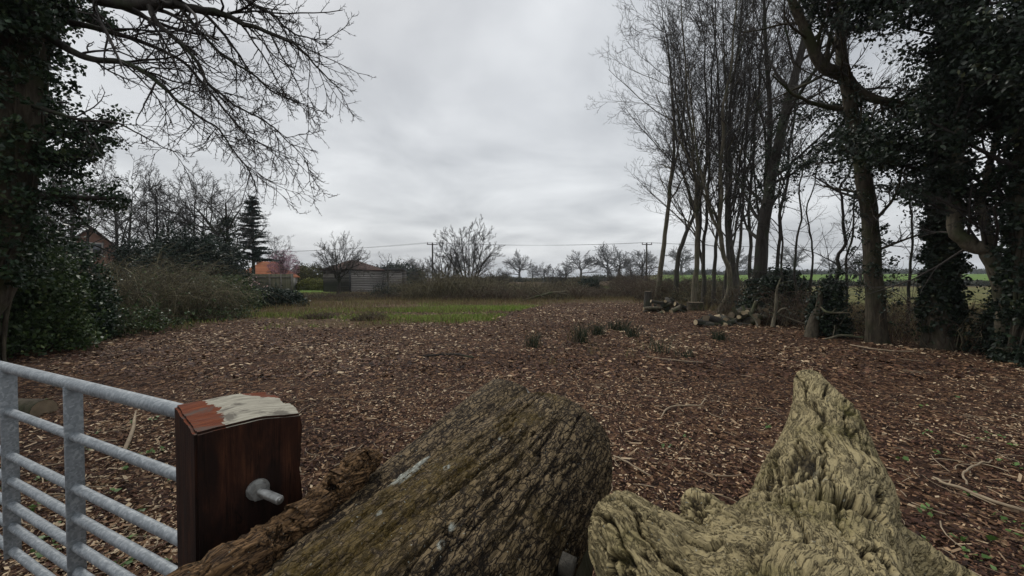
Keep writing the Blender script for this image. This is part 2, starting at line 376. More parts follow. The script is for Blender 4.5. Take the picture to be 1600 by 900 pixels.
n_ = 26000; gx = np.concatenate([r.normal(c_[0], c_[2], n_//4) for c_ in ((-1.6, 15.4, 1.9, .7), (-4.5, 19.6, 2.6, .8), (-9.5, 16.5, 2.2, .6), (-1.5, 20.5, 1.8, .6))]); gy = np.concatenate([r.normal(c_[1], c_[3], n_//4) for c_ in ((-1.6, 15.4, 1.9, .7), (-4.5, 19.6, 2.6, .8), (-9.5, 16.5, 2.2, .6), (-1.5, 20.5, 1.8, .6))]); x = np.concatenate([x, gx]); y = np.concatenate([y, gy]); k = (r.rand(len(x)) < 1.25*(1-mulch_mask(x, y)))*((r.rand(len(x)) < .45)+(x > -6.5)); x, y = x[k], y[k]
tag(blades('grass', x, y, .13, .014, r, L_grass), 'short green grass growing through the far edge of the mulch', 'grass', kind='stuff')
N = 110000; y = 12+30*r.rand(N); x = -30+55*r.rand(N); px = 800+620*x/y
k = (r.rand(N) < (1-mulch_mask(x, y))*(fbm(np.stack([x*.3, y*.5, x*0], -1), 41, 3) > .05-.03*(y-16).clip(0, 12)))*(px > 100)*(px < 1100); x, y = x[k], y[k]
tag(blades('dry_grass', x, y, .28, .012, r, L_dry), 'straw coloured dead grass and stalks before the brambles', 'dry grass', kind='stuff')
N = 30000; x = 8+14*r.rand(N); y = 7+14*r.rand(N)
k = x > np.interp(y, [7, 9, 13, 18, 24], [9.4, 9.6, 8.6, 8.6, 9])+.8; x, y = x[k], y[k]
tag(blades('field_grass', x, y, .3, .015, r, L_dry), 'rough tawny grass in the field beyond the tree line', 'grass', kind='stuff')

# ------------------------------------------------------------------ trees
def bare_tree(name, label, cat, stems, levels, seed, wood=B_dark, twig=B_twig, group=None, ivy=None, sides=8, wob=.04, base=None, trunkname='trunk', crownname='crown', extra_limbs=()):
    """stems: list of lists of (Vector, radius). One Empty at the base; trunk and crown are its parts"""
    o0 = Vector(base) if base else Vector(stems[0][0][0]); e = empty(name, o0, label, cat, group)
    tr = []; cr_ = []; ivp = []
    for si, s in enumerate(list(stems)+list(extra_limbs)):
        p = smooth_path([(*q, rr) for q, rr in s], 7, wob if si < len(stems) else wob*.5, seed+si)
        P = p[None, :, :3]-np.array(o0); Rr = p[None, :, 3]*(1+.08*fbm(np.stack([np.arange(len(p))*.8, p[:, 3]*0+si, p[:, 3]*0], -1), seed, 2))[None]
        if si < len(stems):  # root flare
            dz = P[0, :, 2]-P[0, 0, 2]; Rr = Rr*(1+.28*np.exp(-np.maximum(dz, 0)/.25))[None]
        if p[-1, 3] > .02:
            pass
        tr.append(tubes(P, Rr, sides)); L = np.array([np.linalg.norm(np.diff(P[0], axis=0), axis=1).sum()])
        lv = levels if si < len(stems) else levels[1:] if len(levels) > 2 else levels
        if isinstance(levels, dict): lv = levels['stem'] if si < len(stems) else levels['limb']
        for gi, (a, b) in enumerate(grow(P, Rr, L, lv, seed*13+si)):
            (tr if (gi == 0 and b.max() > .035) else cr_).append(tubes(a, b, 5 if gi == 0 else 3))
        ivp.append((P[0], Rr[0]))
    V, F = join(tr); mk(trunkname, V, F, wood, e, True)
    if cr_:
        V, F = join(cr_); mk(crownname, V, F, twig, e)
    if ivy:
        r = rnd(seed+77); cs = []
        for si, (z0, z1, n, off, cl, rad) in ivy['where']:
            P, Rr = ivp[si]; z = P[:, 2]; s = np.arange(len(P))
            q = r.uniform(z0, z1, n)*(len(P)-1); i0 = np.minimum(q.astype(int), len(P)-2); f = (q-i0)[:, None]
            c = P[i0]*(1-f)+P[i0+1]*f; a = r.rand(n)*6.283
            c = c+np.stack([np.cos(a), np.sin(a), r.randn(n)*.4], -1)*(Rr[i0]+off*r.rand(n))[:, None]
            V, F, t = clumps(c, cl, rad, r, ivy.get('size', .07)); cs.append((V, F, t))
        V, F = join([(a, b) for a, b, _ in cs]); mk('ivy', V, F, ivy.get('mat', L_ivyd), e, rn=np.concatenate([t for _, _, t in cs]))
    return e

ASH = [dict(k=17, ang=(16, 42), lr=(.22, .46), rr=.40, n=8, wig=.09, up=(.01, .10), t0=.24, fall=.4),
       dict(k=10, ang=(22, 52), lr=(.3, .55), rr=.45, n=5, wig=.11, up=(.02, .12), t0=.15, rmin=.011),
       dict(k=7, ang=(25, 60), lr=(.28, .55), rr=.6, n=4, wig=.14, up=(.03, .18), t0=.15, rmin=.008),
       dict(k=3, ang=(25, 60), lr=(.35, .6), rr=.7, n=3, wig=.15, up=(.05, .25), t0=.3, rmin=.0062)]
# the tall stand on the right: (base px, depth, [(px,py) up the stem], radius, label)
def stem(px, d, pts, r0, r1=None, dd=0):
    b = gp(px, d, -.1); o = [(b, r0)]; n = len(pts)
    for i, (a, c) in enumerate(pts):
        t = (i+1)/n; o.append((at(a, c, d+dd*t), r0*.9+((r1 or r0*.12)-r0*.9)*t))
    return o
stand = [
 (1026, 26, [(1036, 380), (1046, 290), (1050, 200), (1046, 150), (1040, 60)], .27, 'pale slender bare tree at the left end of the tall stand', B_pale),
 (1054, 25, [(1062, 390), (1085, 330), (1102, 250), (1100, 120), (1090, 10)], .24, 'bare tree leaning right behind the far log heap', B_grey),
 (1085, 19.5, [(1086, 400), (1088, 330), (1080, 240), (1068, 120), (1060, -20)], .20, 'straight pale bare trunk rising from the mound between the log heaps', B_pale),
 (1098, 20.5, [(1100, 400), (1104, 320), (1108, 200), (1112, 80), (1116, -40)], .16, 'thin bare stem just right of the pale straight trunk', B_grey),
 (1113, 20, [(1118, 400), (1122, 300), (1120, 180), (1112, 60), (1104, -60)], .15, 'thin bare stem in the thick of the stand', B_grey),
 (1124, 17.5, [(1138, 440), (1126, 370), (1124, 300), (1130, 180), (1140, 40), (1146, -80)], .19, 'bare trunk with a crooked curved foot behind the near log heap', B_pale),
 (1140, 17.8, [(1136, 420), (1132, 320), (1134, 200), (1128, 90), (1124, -50)], .14, 'second stem beside the crooked footed trunk', B_grey),
 (1106, 22.5, [(1096, 400), (1090, 300), (1062, 190), (1040, 80), (1030, -20)], .15, 'back row bare tree leaning left over the far heap', B_dark),
 (1148, 23, [(1154, 400), (1160, 300), (1166, 180), (1170, 60), (1176, -40)], .15, 'back row upright bare tree behind the crooked footed trunk', B_grey),
 (1206, 20, [(1214, 400), (1225, 290), (1236, 170), (1246, 60), (1250, -40)], .14, 'back row bare tree right of the leaning ivy trunk', B_dark),
 (1158, 19, [(1146, 420), (1140, 330), (1136, 200), (1150, 60), (1156, -60)], .22, 'stout bare trunk above the right end of the log heap', B_grey),
 (1172, 19.5, [(1170, 400), (1172, 300), (1178, 180), (1186, 60), (1190, -50)], .15, 'slim upright bare tree between the stout trunk and the leaning one', B_grey),
]
for i, (px, d, pts, r0, lab, bk) in enumerate(stand):
    lv = [dict(l) for l in ASH]
    if i in (2, 3, 9): lv[0] = dict(lv[0], lr=(.28, .5), ang=(20, 50))
    if i == 0: lv[0] = dict(lv[0], k=10, lr=(.3, .5), ang=(40, 70), up=(-.02, .08), t0=.32)
    sm_ = stem(px, d, pts, r0*.74)
    q1, q2 = sm_[2][0], sm_[3][0]; sgn = -1 if i % 2 else 1
    lead = [(q1+Vector((0, 0, 0)), sm_[2][1]*.75), (q1+Vector((sgn*.45, .3, 1.6)), sm_[2][1]*.6), (q1+Vector((sgn*.95, .5, 4.2)), sm_[2][1]*.42), (q1+Vector((sgn*1.3, .5, 8.0)), .02)]
    bare_tree('tall_tree', lab, 'tree', [sm_], {'stem': lv, 'limb': [dict(l, k=max(3, int(l['k']*.75))) for l in lv]}, 100+i, bk, B_twig, 'tall bare trees on the right', wob=.12, extra_limbs=[lead])
# two big leaning trees
bare_tree('tall_tree', 'long dark trunk rising straight and forking high beside the leaning ivy one', 'tree', [stem(1182, 16, [(1192, 400), (1196, 300), (1200, 180), (1190, 60), (1186, -60)], .21)], ASH, 130, B_dark, group='tall bare trees on the right')
bare_tree('leaning_tree', 'large trunk leaning right with ivy tufts on its upper right side', 'tree',
          [stem(1176, 15, [(1188, 400), (1200, 300), (1222, 180), (1245, 90), (1275, -30)], .27, .10)],
          [dict(ASH[0], k=16, lr=(.2, .38), ang=(30, 60))]+ASH[1:], 131, B_dark, group='tall bare trees on the right',
          ivy=dict(where=[(0, (.35, .62, 150, .9, 14, .22))], size=.09))
# forked ivy tree
fork = [stem(1372, 9.5, [(1364, 440), (1356, 330), (1335, 210), (1312, 120)], .21, .14)]
lim = [[(at(1312, 120, 9.5), .15), (at(1278, 105, 9.4), .12), (at(1250, 50, 9.3), .10), (at(1215, -30, 9.2), .07)],
       [(at(1312, 122, 9.5), .13), (at(1306, 60, 9.6), .11), (at(1304, -10, 9.7), .09), (at(1290, -90, 9.8), .06)],
       [(at(1316, 128, 9.5), .13), (at(1345, 150, 9.3), .10), (at(1400, 165, 9.0), .07), (at(1470, 150, 8.6), .04)],
       [(at(1338, 205, 9.5), .07), (at(1390, 235, 9.6), .05), (at(1450, 235, 9.7), .03)],
       [(at(1310, 172, 9.5), .06), (at(1270, 165, 9.4), .045), (at(1235, 150, 9.2), .03), (at(1200, 120, 9), .012)]]
LIMB = {'stem': [dict(k=14, ang=(40, 75), lr=(.18, .34), rr=.22, n=7, wig=.11, up=(-.02, .07), t0=.35, fall=.2),
                 dict(k=9, ang=(25, 55), lr=(.3, .6), rr=.5, n=5, wig=.12, up=(0, .07), rmin=.006),
                 dict(k=5, ang=(25, 60), lr=(.3, .55), rr=.6, n=4, wig=.14, up=(0, .1), rmin=.004)],
        'limb': [dict(k=12, ang=(30, 70), lr=(.3, .65), rr=.35, n=6, wig=.11, up=(-.02, .08), t0=.15, fall=.3),
                 dict(k=8, ang=(25, 55), lr=(.3, .6), rr=.5, n=5, wig=.12, up=(0, .08), rmin=.005),
                 dict(k=5, ang=(25, 60), lr=(.3, .55), rr=.6, n=4, wig=.14, up=(0, .1), rmin=.0035)]}
bare_tree('forked_tree', 'forked ivy clad trunk curving up in front of the field gap on the right', 'tree', fork, LIMB, 140, B_rough,
          ivy=dict(where=[(0, (.18, 1., 260, .28, 14, .12)), (3, (.2, 1, 30, .4, 12, .14))], size=.06), extra_limbs=lim, sides=14)
IVYT = {'stem': [dict(k=18, ang=(55, 90), lr=(.2, .42), rr=.25, n=7, wig=.12, up=(-.02, .06), t0=.3, fall=.1),
                 dict(k=8, ang=(25, 60), lr=(.3, .6), rr=.5, n=5, wig=.12, up=(0, .05), rmin=.006),
                 dict(k=4, ang=(25, 60), lr=(.3, .55), rr=.6, n=3, wig=.14, up=(0, .05), rmin=.004)]}
IVYT['limb'] = IVYT['stem']
def ivy_tree(label, stems, seed, leafmat, size, tipk, wood=B_rough, off=.25, n0=500, sky=1.0, tips=.9, kk=18, extra=(), lens=(.2, .42), t0=.3, rad=.26, z0=0., cl=26):
    o0 = Vector(stems[0][0][0]); e = empty('ivy_clad_tree', o0, label, 'tree'); tr = []; cr_ = []; cs = []; r = rnd(seed)
    for si, s in enumerate(list(stems)+list(extra)):
        p = smooth_path([(*q, rr) for q, rr in s], 8, .05, seed+si); P = p[None, :, :3]-np.array(o0); Rr = p[None, :, 3].copy()
        dz = P[0, :, 2]; 
        if si < len(stems): Rr = Rr*(1+.4*np.exp(-np.maximum(dz, 0)/.35))[None]
        V, F = tubes(P, Rr, 14); nn_ = fbm(V*np.array([5, 5, 1.2]), seed, 4)
        cen = np.repeat(P[0], 14, 0); V = V+nrm(V-cen)*(nn_*.13*np.repeat(Rr[0], 14)[:, None].repeat(1, 1).ravel())[:, None]*3
        tr.append((V, F)); L = np.array([np.linalg.norm(np.diff(P[0], axis=0), axis=1).sum()])
        lv = [dict(IVYT['stem'][0], k=kk, lr=lens, t0=t0)]+IVYT['stem'][1:]
        gg = grow(P, Rr, L, lv, seed*7+si)
        for gi, (a, b) in enumerate(gg): cr_.append(tubes(a, b, 4 if gi == 0 else 3))
        # climbing stems hugging the trunk
        if si < len(stems):
            for q in range(9):
                a0 = r.rand()*6.28; tt = np.linspace(0, 1, len(P[0])); an = a0+r.randn()*1.5*tt+.5*np.sin(tt*7+q)
                Q = P[0]+np.stack([np.cos(an), np.sin(an), an*0], -1)*(Rr[0]*1.05+.01)[:, None]
                tr.append(tubes(Q[None], np.full((1, len(Q)), .012+.025*r.rand()), 6))
        # ivy on the stem
        q = r.uniform(z0, 1, n0)*(len(P[0])-1); i0 = np.minimum(q.astype(int), len(P[0])-2); f = (q-i0)[:, None]
        c = P[0][i0]*(1-f)+P[0][i0+1]*f; a = r.rand(n0)*6.283
        c = c+np.stack([np.cos(a), np.sin(a), a*0], -1)*(Rr[0][i0]+off*r.rand(n0)**1.5)[:, None]
        cs.append(clumps(c, cl//2, .12, r, size))
        pts = np.concatenate([gg[0][0][:, 2:].reshape(-1, 3), gg[1][0][:, 2:].reshape(-1, 3)])
        pts = pts[r.rand(len(pts)) < tips]
        if len(pts) > tipk: pts = pts[r.choice(len(pts), tipk, False)]
        cs.append(clumps(pts, cl, rad, r, size))
    V, F = join(tr); mk('trunk', V, F, wood, e, True); V, F = join(cr_); mk('crown', V, F, B_twig, e)
    V, F = join([(a, b) for a, b, _ in cs]); mk('ivy', V, F, leafmat, e, rn=np.concatenate([t for _, _, t in cs]))
    return e
ivy_tree('tall trunk wholly wrapped in dark ivy with a dense black green crown', [stem(1478, 8.7, [(1474, 420), (1476, 260), (1482, 100), (1490, -160)], .25, .18)], 201, L_ivyd, .085, 3000, n0=1100, kk=36, t0=.38, lens=(.2, .38), cl=44, rad=.3, off=.14, z0=.06)
ivy_tree('ivy smothered tree at the right edge of the clearing', [stem(1625, 7.0, [(1618, 420), (1612, 260), (1620, 60), (1625, -200)], .26, .2)], 202, L_ivyd, .08, 2400, n0=900, kk=28, t0=.40, lens=(.16, .34), cl=40, rad=.28)
# the curved pale tree between them
bare_tree('curved_tree', 'twisted pale trunk bending left then up between the two ivy trees', 'tree',
          [[(gp(1578, 7.6, -.1), .15), (at(1572, 490, 7.6), .12), (at(1560, 440, 7.6), .12), (at(1548, 395, 7.6), .14), (at(1520, 385, 7.7), .13), (at(1492, 360, 7.8), .11), (at(1486, 320, 7.9), .10), (at(1492, 240, 8.0), .09), (at(1500, 120, 8.1), .07)]],
          LIMB, 150, B_pale, extra_limbs=[[(at(1552, 410, 7.6), .10), (at(1540, 360, 7.6), .085), (at(1528, 320, 7.6), .07), (at(1545, 250, 7.6), .05), (at(1570, 150, 7.5), .04)]],
          ivy=dict(where=[(0, (.0, .25, 40, .2, 12, .10)), (1, (.2, 1, 80, .5, 16, .18))], size=.065), sides=12)
# saplings in the gap
SAP = [dict(k=12, ang=(25, 60), lr=(.18, .4), rr=.35, n=6, wig=.12, up=(0, .1), t0=.2, fall=.4, rmin=.006),
       dict(k=6, ang=(25, 60), lr=(.3, .6), rr=.5, n=5, wig=.14, up=(0, .1), rmin=.0045),
       dict(k=3, ang=(25, 60), lr=(.3, .55), rr=.6, n=3, wig=.15, up=(0, .1), rmin=.0035)]
sap = [(1245, 13.5, [(1243, 400), (1250, 300), (1246, 220)], .05, 'thin sapling standing nearest the leaning ivy trunk'),
       (1262, 13.8, [(1270, 400), (1262, 330), (1275, 240)], .045, 'wavy thin sapling in the middle of the gap'),
       (1300, 11.4, [(1305, 440), (1315, 380), (1310, 310), (1322, 260)], .07, 'dark sapling stem with a kink above the ivy stump'),
       (1318, 11.6, [(1325, 420), (1330, 350), (1338, 270)], .05, 'slanting sapling close to the forked ivy trunk'),
       (1222, 14, [(1224, 390), (1218, 300), (1228, 200)], .045, 'sapling behind the ivy bush'),
       (1420, 10.5, [(1424, 440), (1418, 350), (1430, 260)], .05, 'sapling between the forked tree and the black ivy trunk')]
for i, (px, d, pts, r0, lab) in enumerate(sap):
    bare_tree('sapling', lab, 'sapling', [stem(px, d, pts, r0, r0*.3)], SAP, 160+i, B_dark, group='saplings in the gap', wob=.1, sides=6)

# ---- big left tree with overhanging limb
lt = [(Vector((-9.4, 6.6, -.1)), .42), (at(-34, 430, 6.7), .38), (at(-4, 300, 6.7), .42), (at(14, 120, 6.7), .45), (at(36, -40, 6.7), .42), (at(30, -260, 6.7), .3)]
ivy_tree('huge old ivy covered trunk at the left edge with ropes of ivy stem', [lt], 210, L_ivy, .075, 2000, n0=1700, kk=46, t0=.26, lens=(.07, .19), off=.42, rad=.2, cl=30, z0=.18)
o0 = Vector((-8.3, 6.6, 0))
LIMBL = [[(60, -70, 6.8, .13), (140, -6, 6.6, .11), (210, 14, 6.5, .085), (260, 12, 6.4, .075), (300, 18, 6.3, .065), (350, 28, 6.2, .045), (400, 48, 6.1, .033), (450, 66, 6.0, .024), (490, 98, 6.0, .014), (540, 150, 6.0, .006)],
         [(240, 14, 6.4, .045), (262, 50, 6.3, .035), (300, 84, 6.2, .028), (338, 140, 6.1, .02), (386, 174, 6.0, .014), (430, 200, 5.9, .010), (490, 262, 5.9, .004)],
         [(80, 60, 6.7, .07), (140, 92, 6.5, .05), (210, 104, 6.4, .04), (250, 132, 6.3, .03), (300, 172, 6.2, .02), (345, 205, 6.1, .014), (372, 240, 6.0, .010), (405, 285, 6.0, .004)],
         [(290, 20, 6.3, .03), (340, 80, 6.4, .022), (400, 120, 6.4, .017), (440, 150, 6.4, .012), (505, 178, 6.4, .004)],
         [(120, 40, 6.9, .05), (200, 60, 6.9, .04), (290, 100, 6.9, .026), (350, 170, 6.9, .018), (400, 220, 6.8, .010), (455, 250, 6.8, .004)],
         [(60, 170, 6.6, .035), (130, 190, 6.4, .022), (190, 196, 6.3, .014), (245, 225, 6.2, .008), (285, 243, 6.2, .003)],
         [(320, -40, 6.5, .05), (380, 0, 6.4, .03), (430, 30, 6.3, .02), (470, 60, 6.3, .012), (520, 66, 6.2, .004)]]
e = bpy.data.objects['ivy_clad_tree.002']; eo = np.array(e.location)
tr = []; cr_ = []
for i, Lb in enumerate(LIMBL):
    p = smooth_path([(*at(a, b, c), rr) for a, b, c, rr in Lb], 7, .03, 300+i); P = p[None, :, :3]-eo; Rr = p[None, :, 3]
    tr.append(tubes(P, Rr, 7)); L = np.array([np.linalg.norm(np.diff(P[0], axis=0), axis=1).sum()])
    lv = [dict(k=30, ang=(18, 58), lr=(.14, .40), rr=.5, n=8, wig=.12, up=(-.10, .06), t0=.12, fall=.45, rmin=.0075, tipr=.35),
          dict(k=9, ang=(30, 65), lr=(.22, .5), rr=.62, n=6, wig=.12, up=(-.06, .10), t0=.15, rmin=.0058),
          dict(k=5, ang=(35, 70), lr=(.15, .35), rr=.8, n=3, wig=.16, up=(0, .25), rmin=.004)]
    if i in (5,): lv[0]['k'] = 8
    for a, b in grow(P, Rr, L, lv, 400+i): cr_.append(tubes(a, b, 3))
V, F = join(tr); mk('limb', V, F, B_dark, e, True); V, F = join(cr_); mk('twigs', V, F, B_twig, e)

# ------------------------------------------------------------------ shrubs, mounds
def bush(name, label, cat, px, d, w, h, dep, n, cl, mt, seed, size=.07, twigs=60, wood=B_twig, group=None, rad=.18, hollow=.55, lift=0):
    """leafy shrub: uneven dome of leaf clumps over real stems"""
    b = gp(px, d); e = empty(name, b, label, cat, group); r = rnd(seed)
    v = nrm(r.randn(n, 3)); v[:, 2] = np.abs(v[:, 2]); rr = (hollow+(1-hollow)*r.rand(n)**.6)[:, None]
    bump = 1+.35*fbm(v*2.1+seed, seed, 3)[:, None]
    c = v*rr*bump*np.array([w/2, dep/2, h])+np.array([0, 0, .05+lift])
    V, F, t = clumps(c, cl, rad, r, size); mk('foliage', V, F, mt, e, rn=t)
    q = c[r.choice(n, min(twigs, n), False)]; st = np.stack([q[:, 0]*.25, q[:, 1]*.25, q[:, 2]*0-.05], -1)
    tt = np.linspace(0, 1, 6)[None, :, None]; P = st[:, None]*(1-tt)+(q*1.08)[:, None]*tt+r.randn(len(q), 6, 3)*.04*np.sin(tt*3.14)
    P[:, :, 2] += (np.sin(tt[:, :, 0]*2.2)*.1)
    V, F = tubes(P, np.linspace(.016, .004, 6)[None].repeat(len(q), 0)*max(1, h/2), 3); mk('stems', V, F, wood, e)
    return e
def canes(name, label, cat, px, d, w, h, dep, n, mt, seed, rad=.006, group=None, arch=.6, leaf=None, nl=0, lsize=.05, twig=True, upright=0):
    """a tangle of arching canes"""
    b = gp(px, d); e = empty(name, b, label, cat, group); r = rnd(seed)
    s = np.stack([(r.rand(n)-.5)*w, (r.rand(n)-.5)*dep, r.rand(n)*.1*h-.05], -1)
    cx = 2*s[:, 0]/w; hh = h*(.3+.7*r.rand(n)**1.3)*(1-.55*cx**2)*(1+.25*fbm(np.stack([s[:, 0]*1.0, s[:, 1]*.7, s[:, 0]*0+seed], -1), seed, 3)*2.2)
    a = r.rand(n)*6.283; sp = hh*(.25+arch*r.rand(n))*(1-upright)
    m_ = 8; t = np.linspace(0, 1, m_)
    fall = r.uniform(.0, 1.15, n)*(1-upright)
    P = s[:, None]+np.stack([np.cos(a)[:, None]*sp[:, None]*t, np.sin(a)[:, None]*sp[:, None]*t, hh[:, None]*(np.sin(t*math.pi*.5)[None]*(1-fall[:, None]*t[None]**2*.75))], -1)
    P = P+np.cumsum(r.randn(n, m_, 3), 1)*.018*max(h, .6)
    V, F = tubes(P, np.linspace(1, .4, m_)[None]*(rad*(.6+.9*r.rand(n)))[:, None], 3); rn = np.repeat(r.rand(n), (m_-1)*3)
    parts = [(V, F)]
    if twig:
        pp, dd, ll, ra = spawn(P, None, hh, np.full((n, m_), rad*.8), 3, (30, 70), (.15, .4), 1, r, .3)
        Q, RR = extend(pp, dd, ll, ra, 4, r, .16, (-.05, .05)); parts.append(tubes(Q, RR, 3)); rn = np.concatenate([rn, np.repeat(r.rand(len(pp)), 12)])
    V, F = join(parts); mk('canes', V, F, mt, e, rn=rn)
    if leaf:
        q = P[:, 2:].reshape(-1, 3); q = q[r.choice(len(q), nl)]; V, F, t_ = clumps(q, 4, .09, r, lsize); mk('foliage', V, F, leaf, e, rn=t_)
    return e
# left side
bush('ivy_thicket', 'glossy green ivy thicket at the foot of the huge left trunk', 'shrub', 15, 8.2, 2.6, 2.3, 2.2, 1300, 22, L_green, 501, .075, 80, rad=.2)
bush('ivy_thicket', 'ivy covered shrub filling the space right of the huge left trunk', 'shrub', 100, 9.8, 2.0, 2.15, 2.0, 800, 20, L_ivy, 502, .08, 90, rad=.22)
canes('bramble_mound', 'green bramble straggling over the edge of the mulch by the ivy thicket', 'shrub', 150, 11.2, 3.8, 1.2, 2.2, 500, B_canegreen, 503, .006, leaf=L_green, nl=1800, lsize=.07)
canes('brush_mound', 'tall rounded mound of dead tawny brush on the left', 'shrub', 205, 14.5, 5.4, 2.9, 4.0, 3000, B_canegreen, 504, .007, arch=1.2, leaf=L_green, nl=1500, lsize=.06)
canes('bramble_mound', 'low bramble skirt in front of the tawny brush mound', 'shrub', 290, 15, 4.5, .9, 2.0, 600, B_canegreen, 505, .006, leaf=L_green, nl=900, lsize=.07)
bush('evergreen_shrub', 'spreading dark green shrub right of the brush mound', 'shrub', 345, 20, 4.2, 1.75, 2.6, 700, 22, L_green, 506, .10, 60, rad=.25)
bush('evergreen_shrub', 'low dark shrub under the board fence', 'shrub', 425, 22, 3.4, 1.0, 2.2, 500, 20, L_laurel, 507, .10, 50, rad=.22)
bush('evergreen_tree', 'broad dark evergreen behind the brush mound', 'tree', 225, 28, 5.0, 4.2, 4, 600, 26, L_laurel, 508, .16, 60, rad=.45)
bush('evergreen_tree', 'dark rounded holly between the two bare crowns', 'tree', 285, 25, 4.6, 4.5, 4.2, 800, 28, L_laurel, 509, .15, 60, rad=.4)
bush('evergreen_tree', 'dark evergreen standing just left of the orange roof', 'tree', 340, 27, 3.7, 3.9, 3.4, 800, 28, L_laurel, 510, .15, 60, rad=.4)
WAL = [dict(k=14, ang=(30, 70), lr=(.4, .72), rr=.5, n=7, wig=.12, up=(.0, .08), t0=.35, fall=.35),
       dict(k=9, ang=(25, 60), lr=(.35, .6), rr=.5, n=5, wig=.15, up=(0, .10), rmin=.018),
       dict(k=7, ang=(25, 65), lr=(.3, .5), rr=.6, n=4, wig=.16, up=(0, .14), rmin=.013),
       dict(k=3, ang=(25, 65), lr=(.35, .6), rr=.7, n=3, wig=.16, up=(0, .14), rmin=.011)]
def simple(px, d, top, r0, lean=0, n=3):
    b = gp(px, d, -.1); zt = 1.5-(top-437)/620*d
    return [(b+Vector((lean*t*(zt-b.z), 0, t*(zt-b.z))), r0*(1-.8*t)) for t in np.linspace(0, 1, n+1)]
bare_tree('bare_tree', 'spreading bare walnut like tree with an ivy clad trunk by the conifer', 'tree', [simple(362, 33, 318, .26, -.05), [(gp(360, 33, 1.2), .2), (at(345, 380, 33), .14), (at(325, 345, 33), .1), (at(300, 318, 33), .03)]], WAL, 520, B_dark, B_far, 'bare trees on the left',
          ivy=dict(where=[(0, (.2, .85, 200, .6, 18, .3))], size=.14))
for i, (px, d, top, lab) in enumerate([(120, 26, 300, 'bare twiggy tree over the brown gabled house'), (185, 30, 300, 'bare tree above the tawny brush mound'), (245, 32, 308, 'bare tree behind the broad evergreen'),
                                     (300, 36, 315, 'thin bare tree right before the spreading walnut'), (60, 20, 315, 'bare tree half hidden behind the huge left trunk')]):
    bare_tree('bare_tree', lab, 'tree', [simple(px, d, top, .18, .03*(i-1.5)), simple(px+8, d, top+10, .14, .1)], WAL, 530+i, B_dark, B_far, 'bare trees on the left')
# conifer with level tiers
b = gp(396, 42); e = empty('conifer', b, 'tall dark conifer with level tiered branches behind the orange roof', 'tree'); r = rnd(540)
V, F = tubes(np.array([[[0, 0, -.1], [.05, 0, 5], [0, 0, 10.3]]]), np.array([[.22, .13, .02]]), 8); mk('trunk', V, F, B_dark, e, True)
Ps = []; lf = []
for q in range(190):
    z = 3.4+6.7*(q/190)**.95; z = z*.5+round(z/.6)*.6*.5+r.randn()*.1; a = r.rand()*6.283; L = (10.6-z)*.34*(.35+.7*r.rand()+.35*math.sin(a*2+z*1.7)*math.cos(z*2.3))+.25; t = np.linspace(0, 1, 6)
    droop = -.16*L*t**2*(.3+r.rand())+.16*L*t
    P = np.stack([np.cos(a)*L*t, np.sin(a)*L*t, z+droop+.1*t], -1); Ps.append(P)
    n_ = int(30*L)+8; s = r.rand(n_)**.8; c = np.stack([np.interp(s, t, P[:, j]) for j in range(3)], -1)+r.randn(n_, 3)*np.array([.13, .13, .02])*(.4+s[:, None]); lf.append(c)
V, F = tubes(np.array(Ps), np.linspace(.035, .01, 6)[None].repeat(190, 0), 4); mk('branches', V, F, B_dark, e)
c = np.concatenate(lf); V, F, t = clumps(c, 4, .10, r, .13, 1.6); mk('foliage', V, F, L_needle, e, rn=t)
# pink blossom tree
e = bare_tree('blossom_tree', 'pink flowering cherry behind the board fence', 'tree', [simple(443, 48, 408, .15)], WAL, 541, B_dark, B_far)
r = rnd(542); v = nrm(r.randn(900, 3)); c = v*(r.rand(900, 1)**.4)*np.array([1.9, 1.9, 1.8])*(1+.3*fbm(v*2, 3)[:, None])+np.array([0, 0, 3.4]); V, F, t = clumps(c, 7, .25, r, .10); mk('blossom', V, F, L_pink, e, rn=t)
bare_tree('bare_tree', 'bare rounded tree rising behind the pink cherry', 'tree', [simple(432, 62, 385, .2)], WAL, 543, B_far, B_far)
bush('garden_conifer', 'olive and russet conifer left of the spreading orchard tree', 'tree', 483, 60, 5.5, 4.0, 4, 600, 16, L_olive, 544, .2, 20, rad=.4)
bush('garden_conifer', 'pointed dark garden conifer beside the olive one', 'tree', 468, 64, 2.4, 4.4, 2.4, 300, 16, L_laurel, 545, .2, 20, rad=.4)
bush('hedge', 'clipped yellow green hedge beyond the lawn', 'hedge', 488, 56, 6.4, 1.5, 1.6, 700, 16, L_yel, 546, .14, 20, rad=.3)
bush('flowering_shrub', 'small shrub dotted with pale pink blossom before the fence', 'shrub', 402, 27, 1.9, 1.4, 1.2, 90, 10, L_laurel, 547, .08, 60, rad=.16)
e = bpy.data.objects['flowering_shrub']; r = rnd(548); c = r.randn(26, 3)*np.array([.42, .25, .22])+np.array([0, -.5, 1.15]); V, F, t = clumps(c, 9, .07, r, .07); mk('blossom', V, F, L_white, e, rn=t)

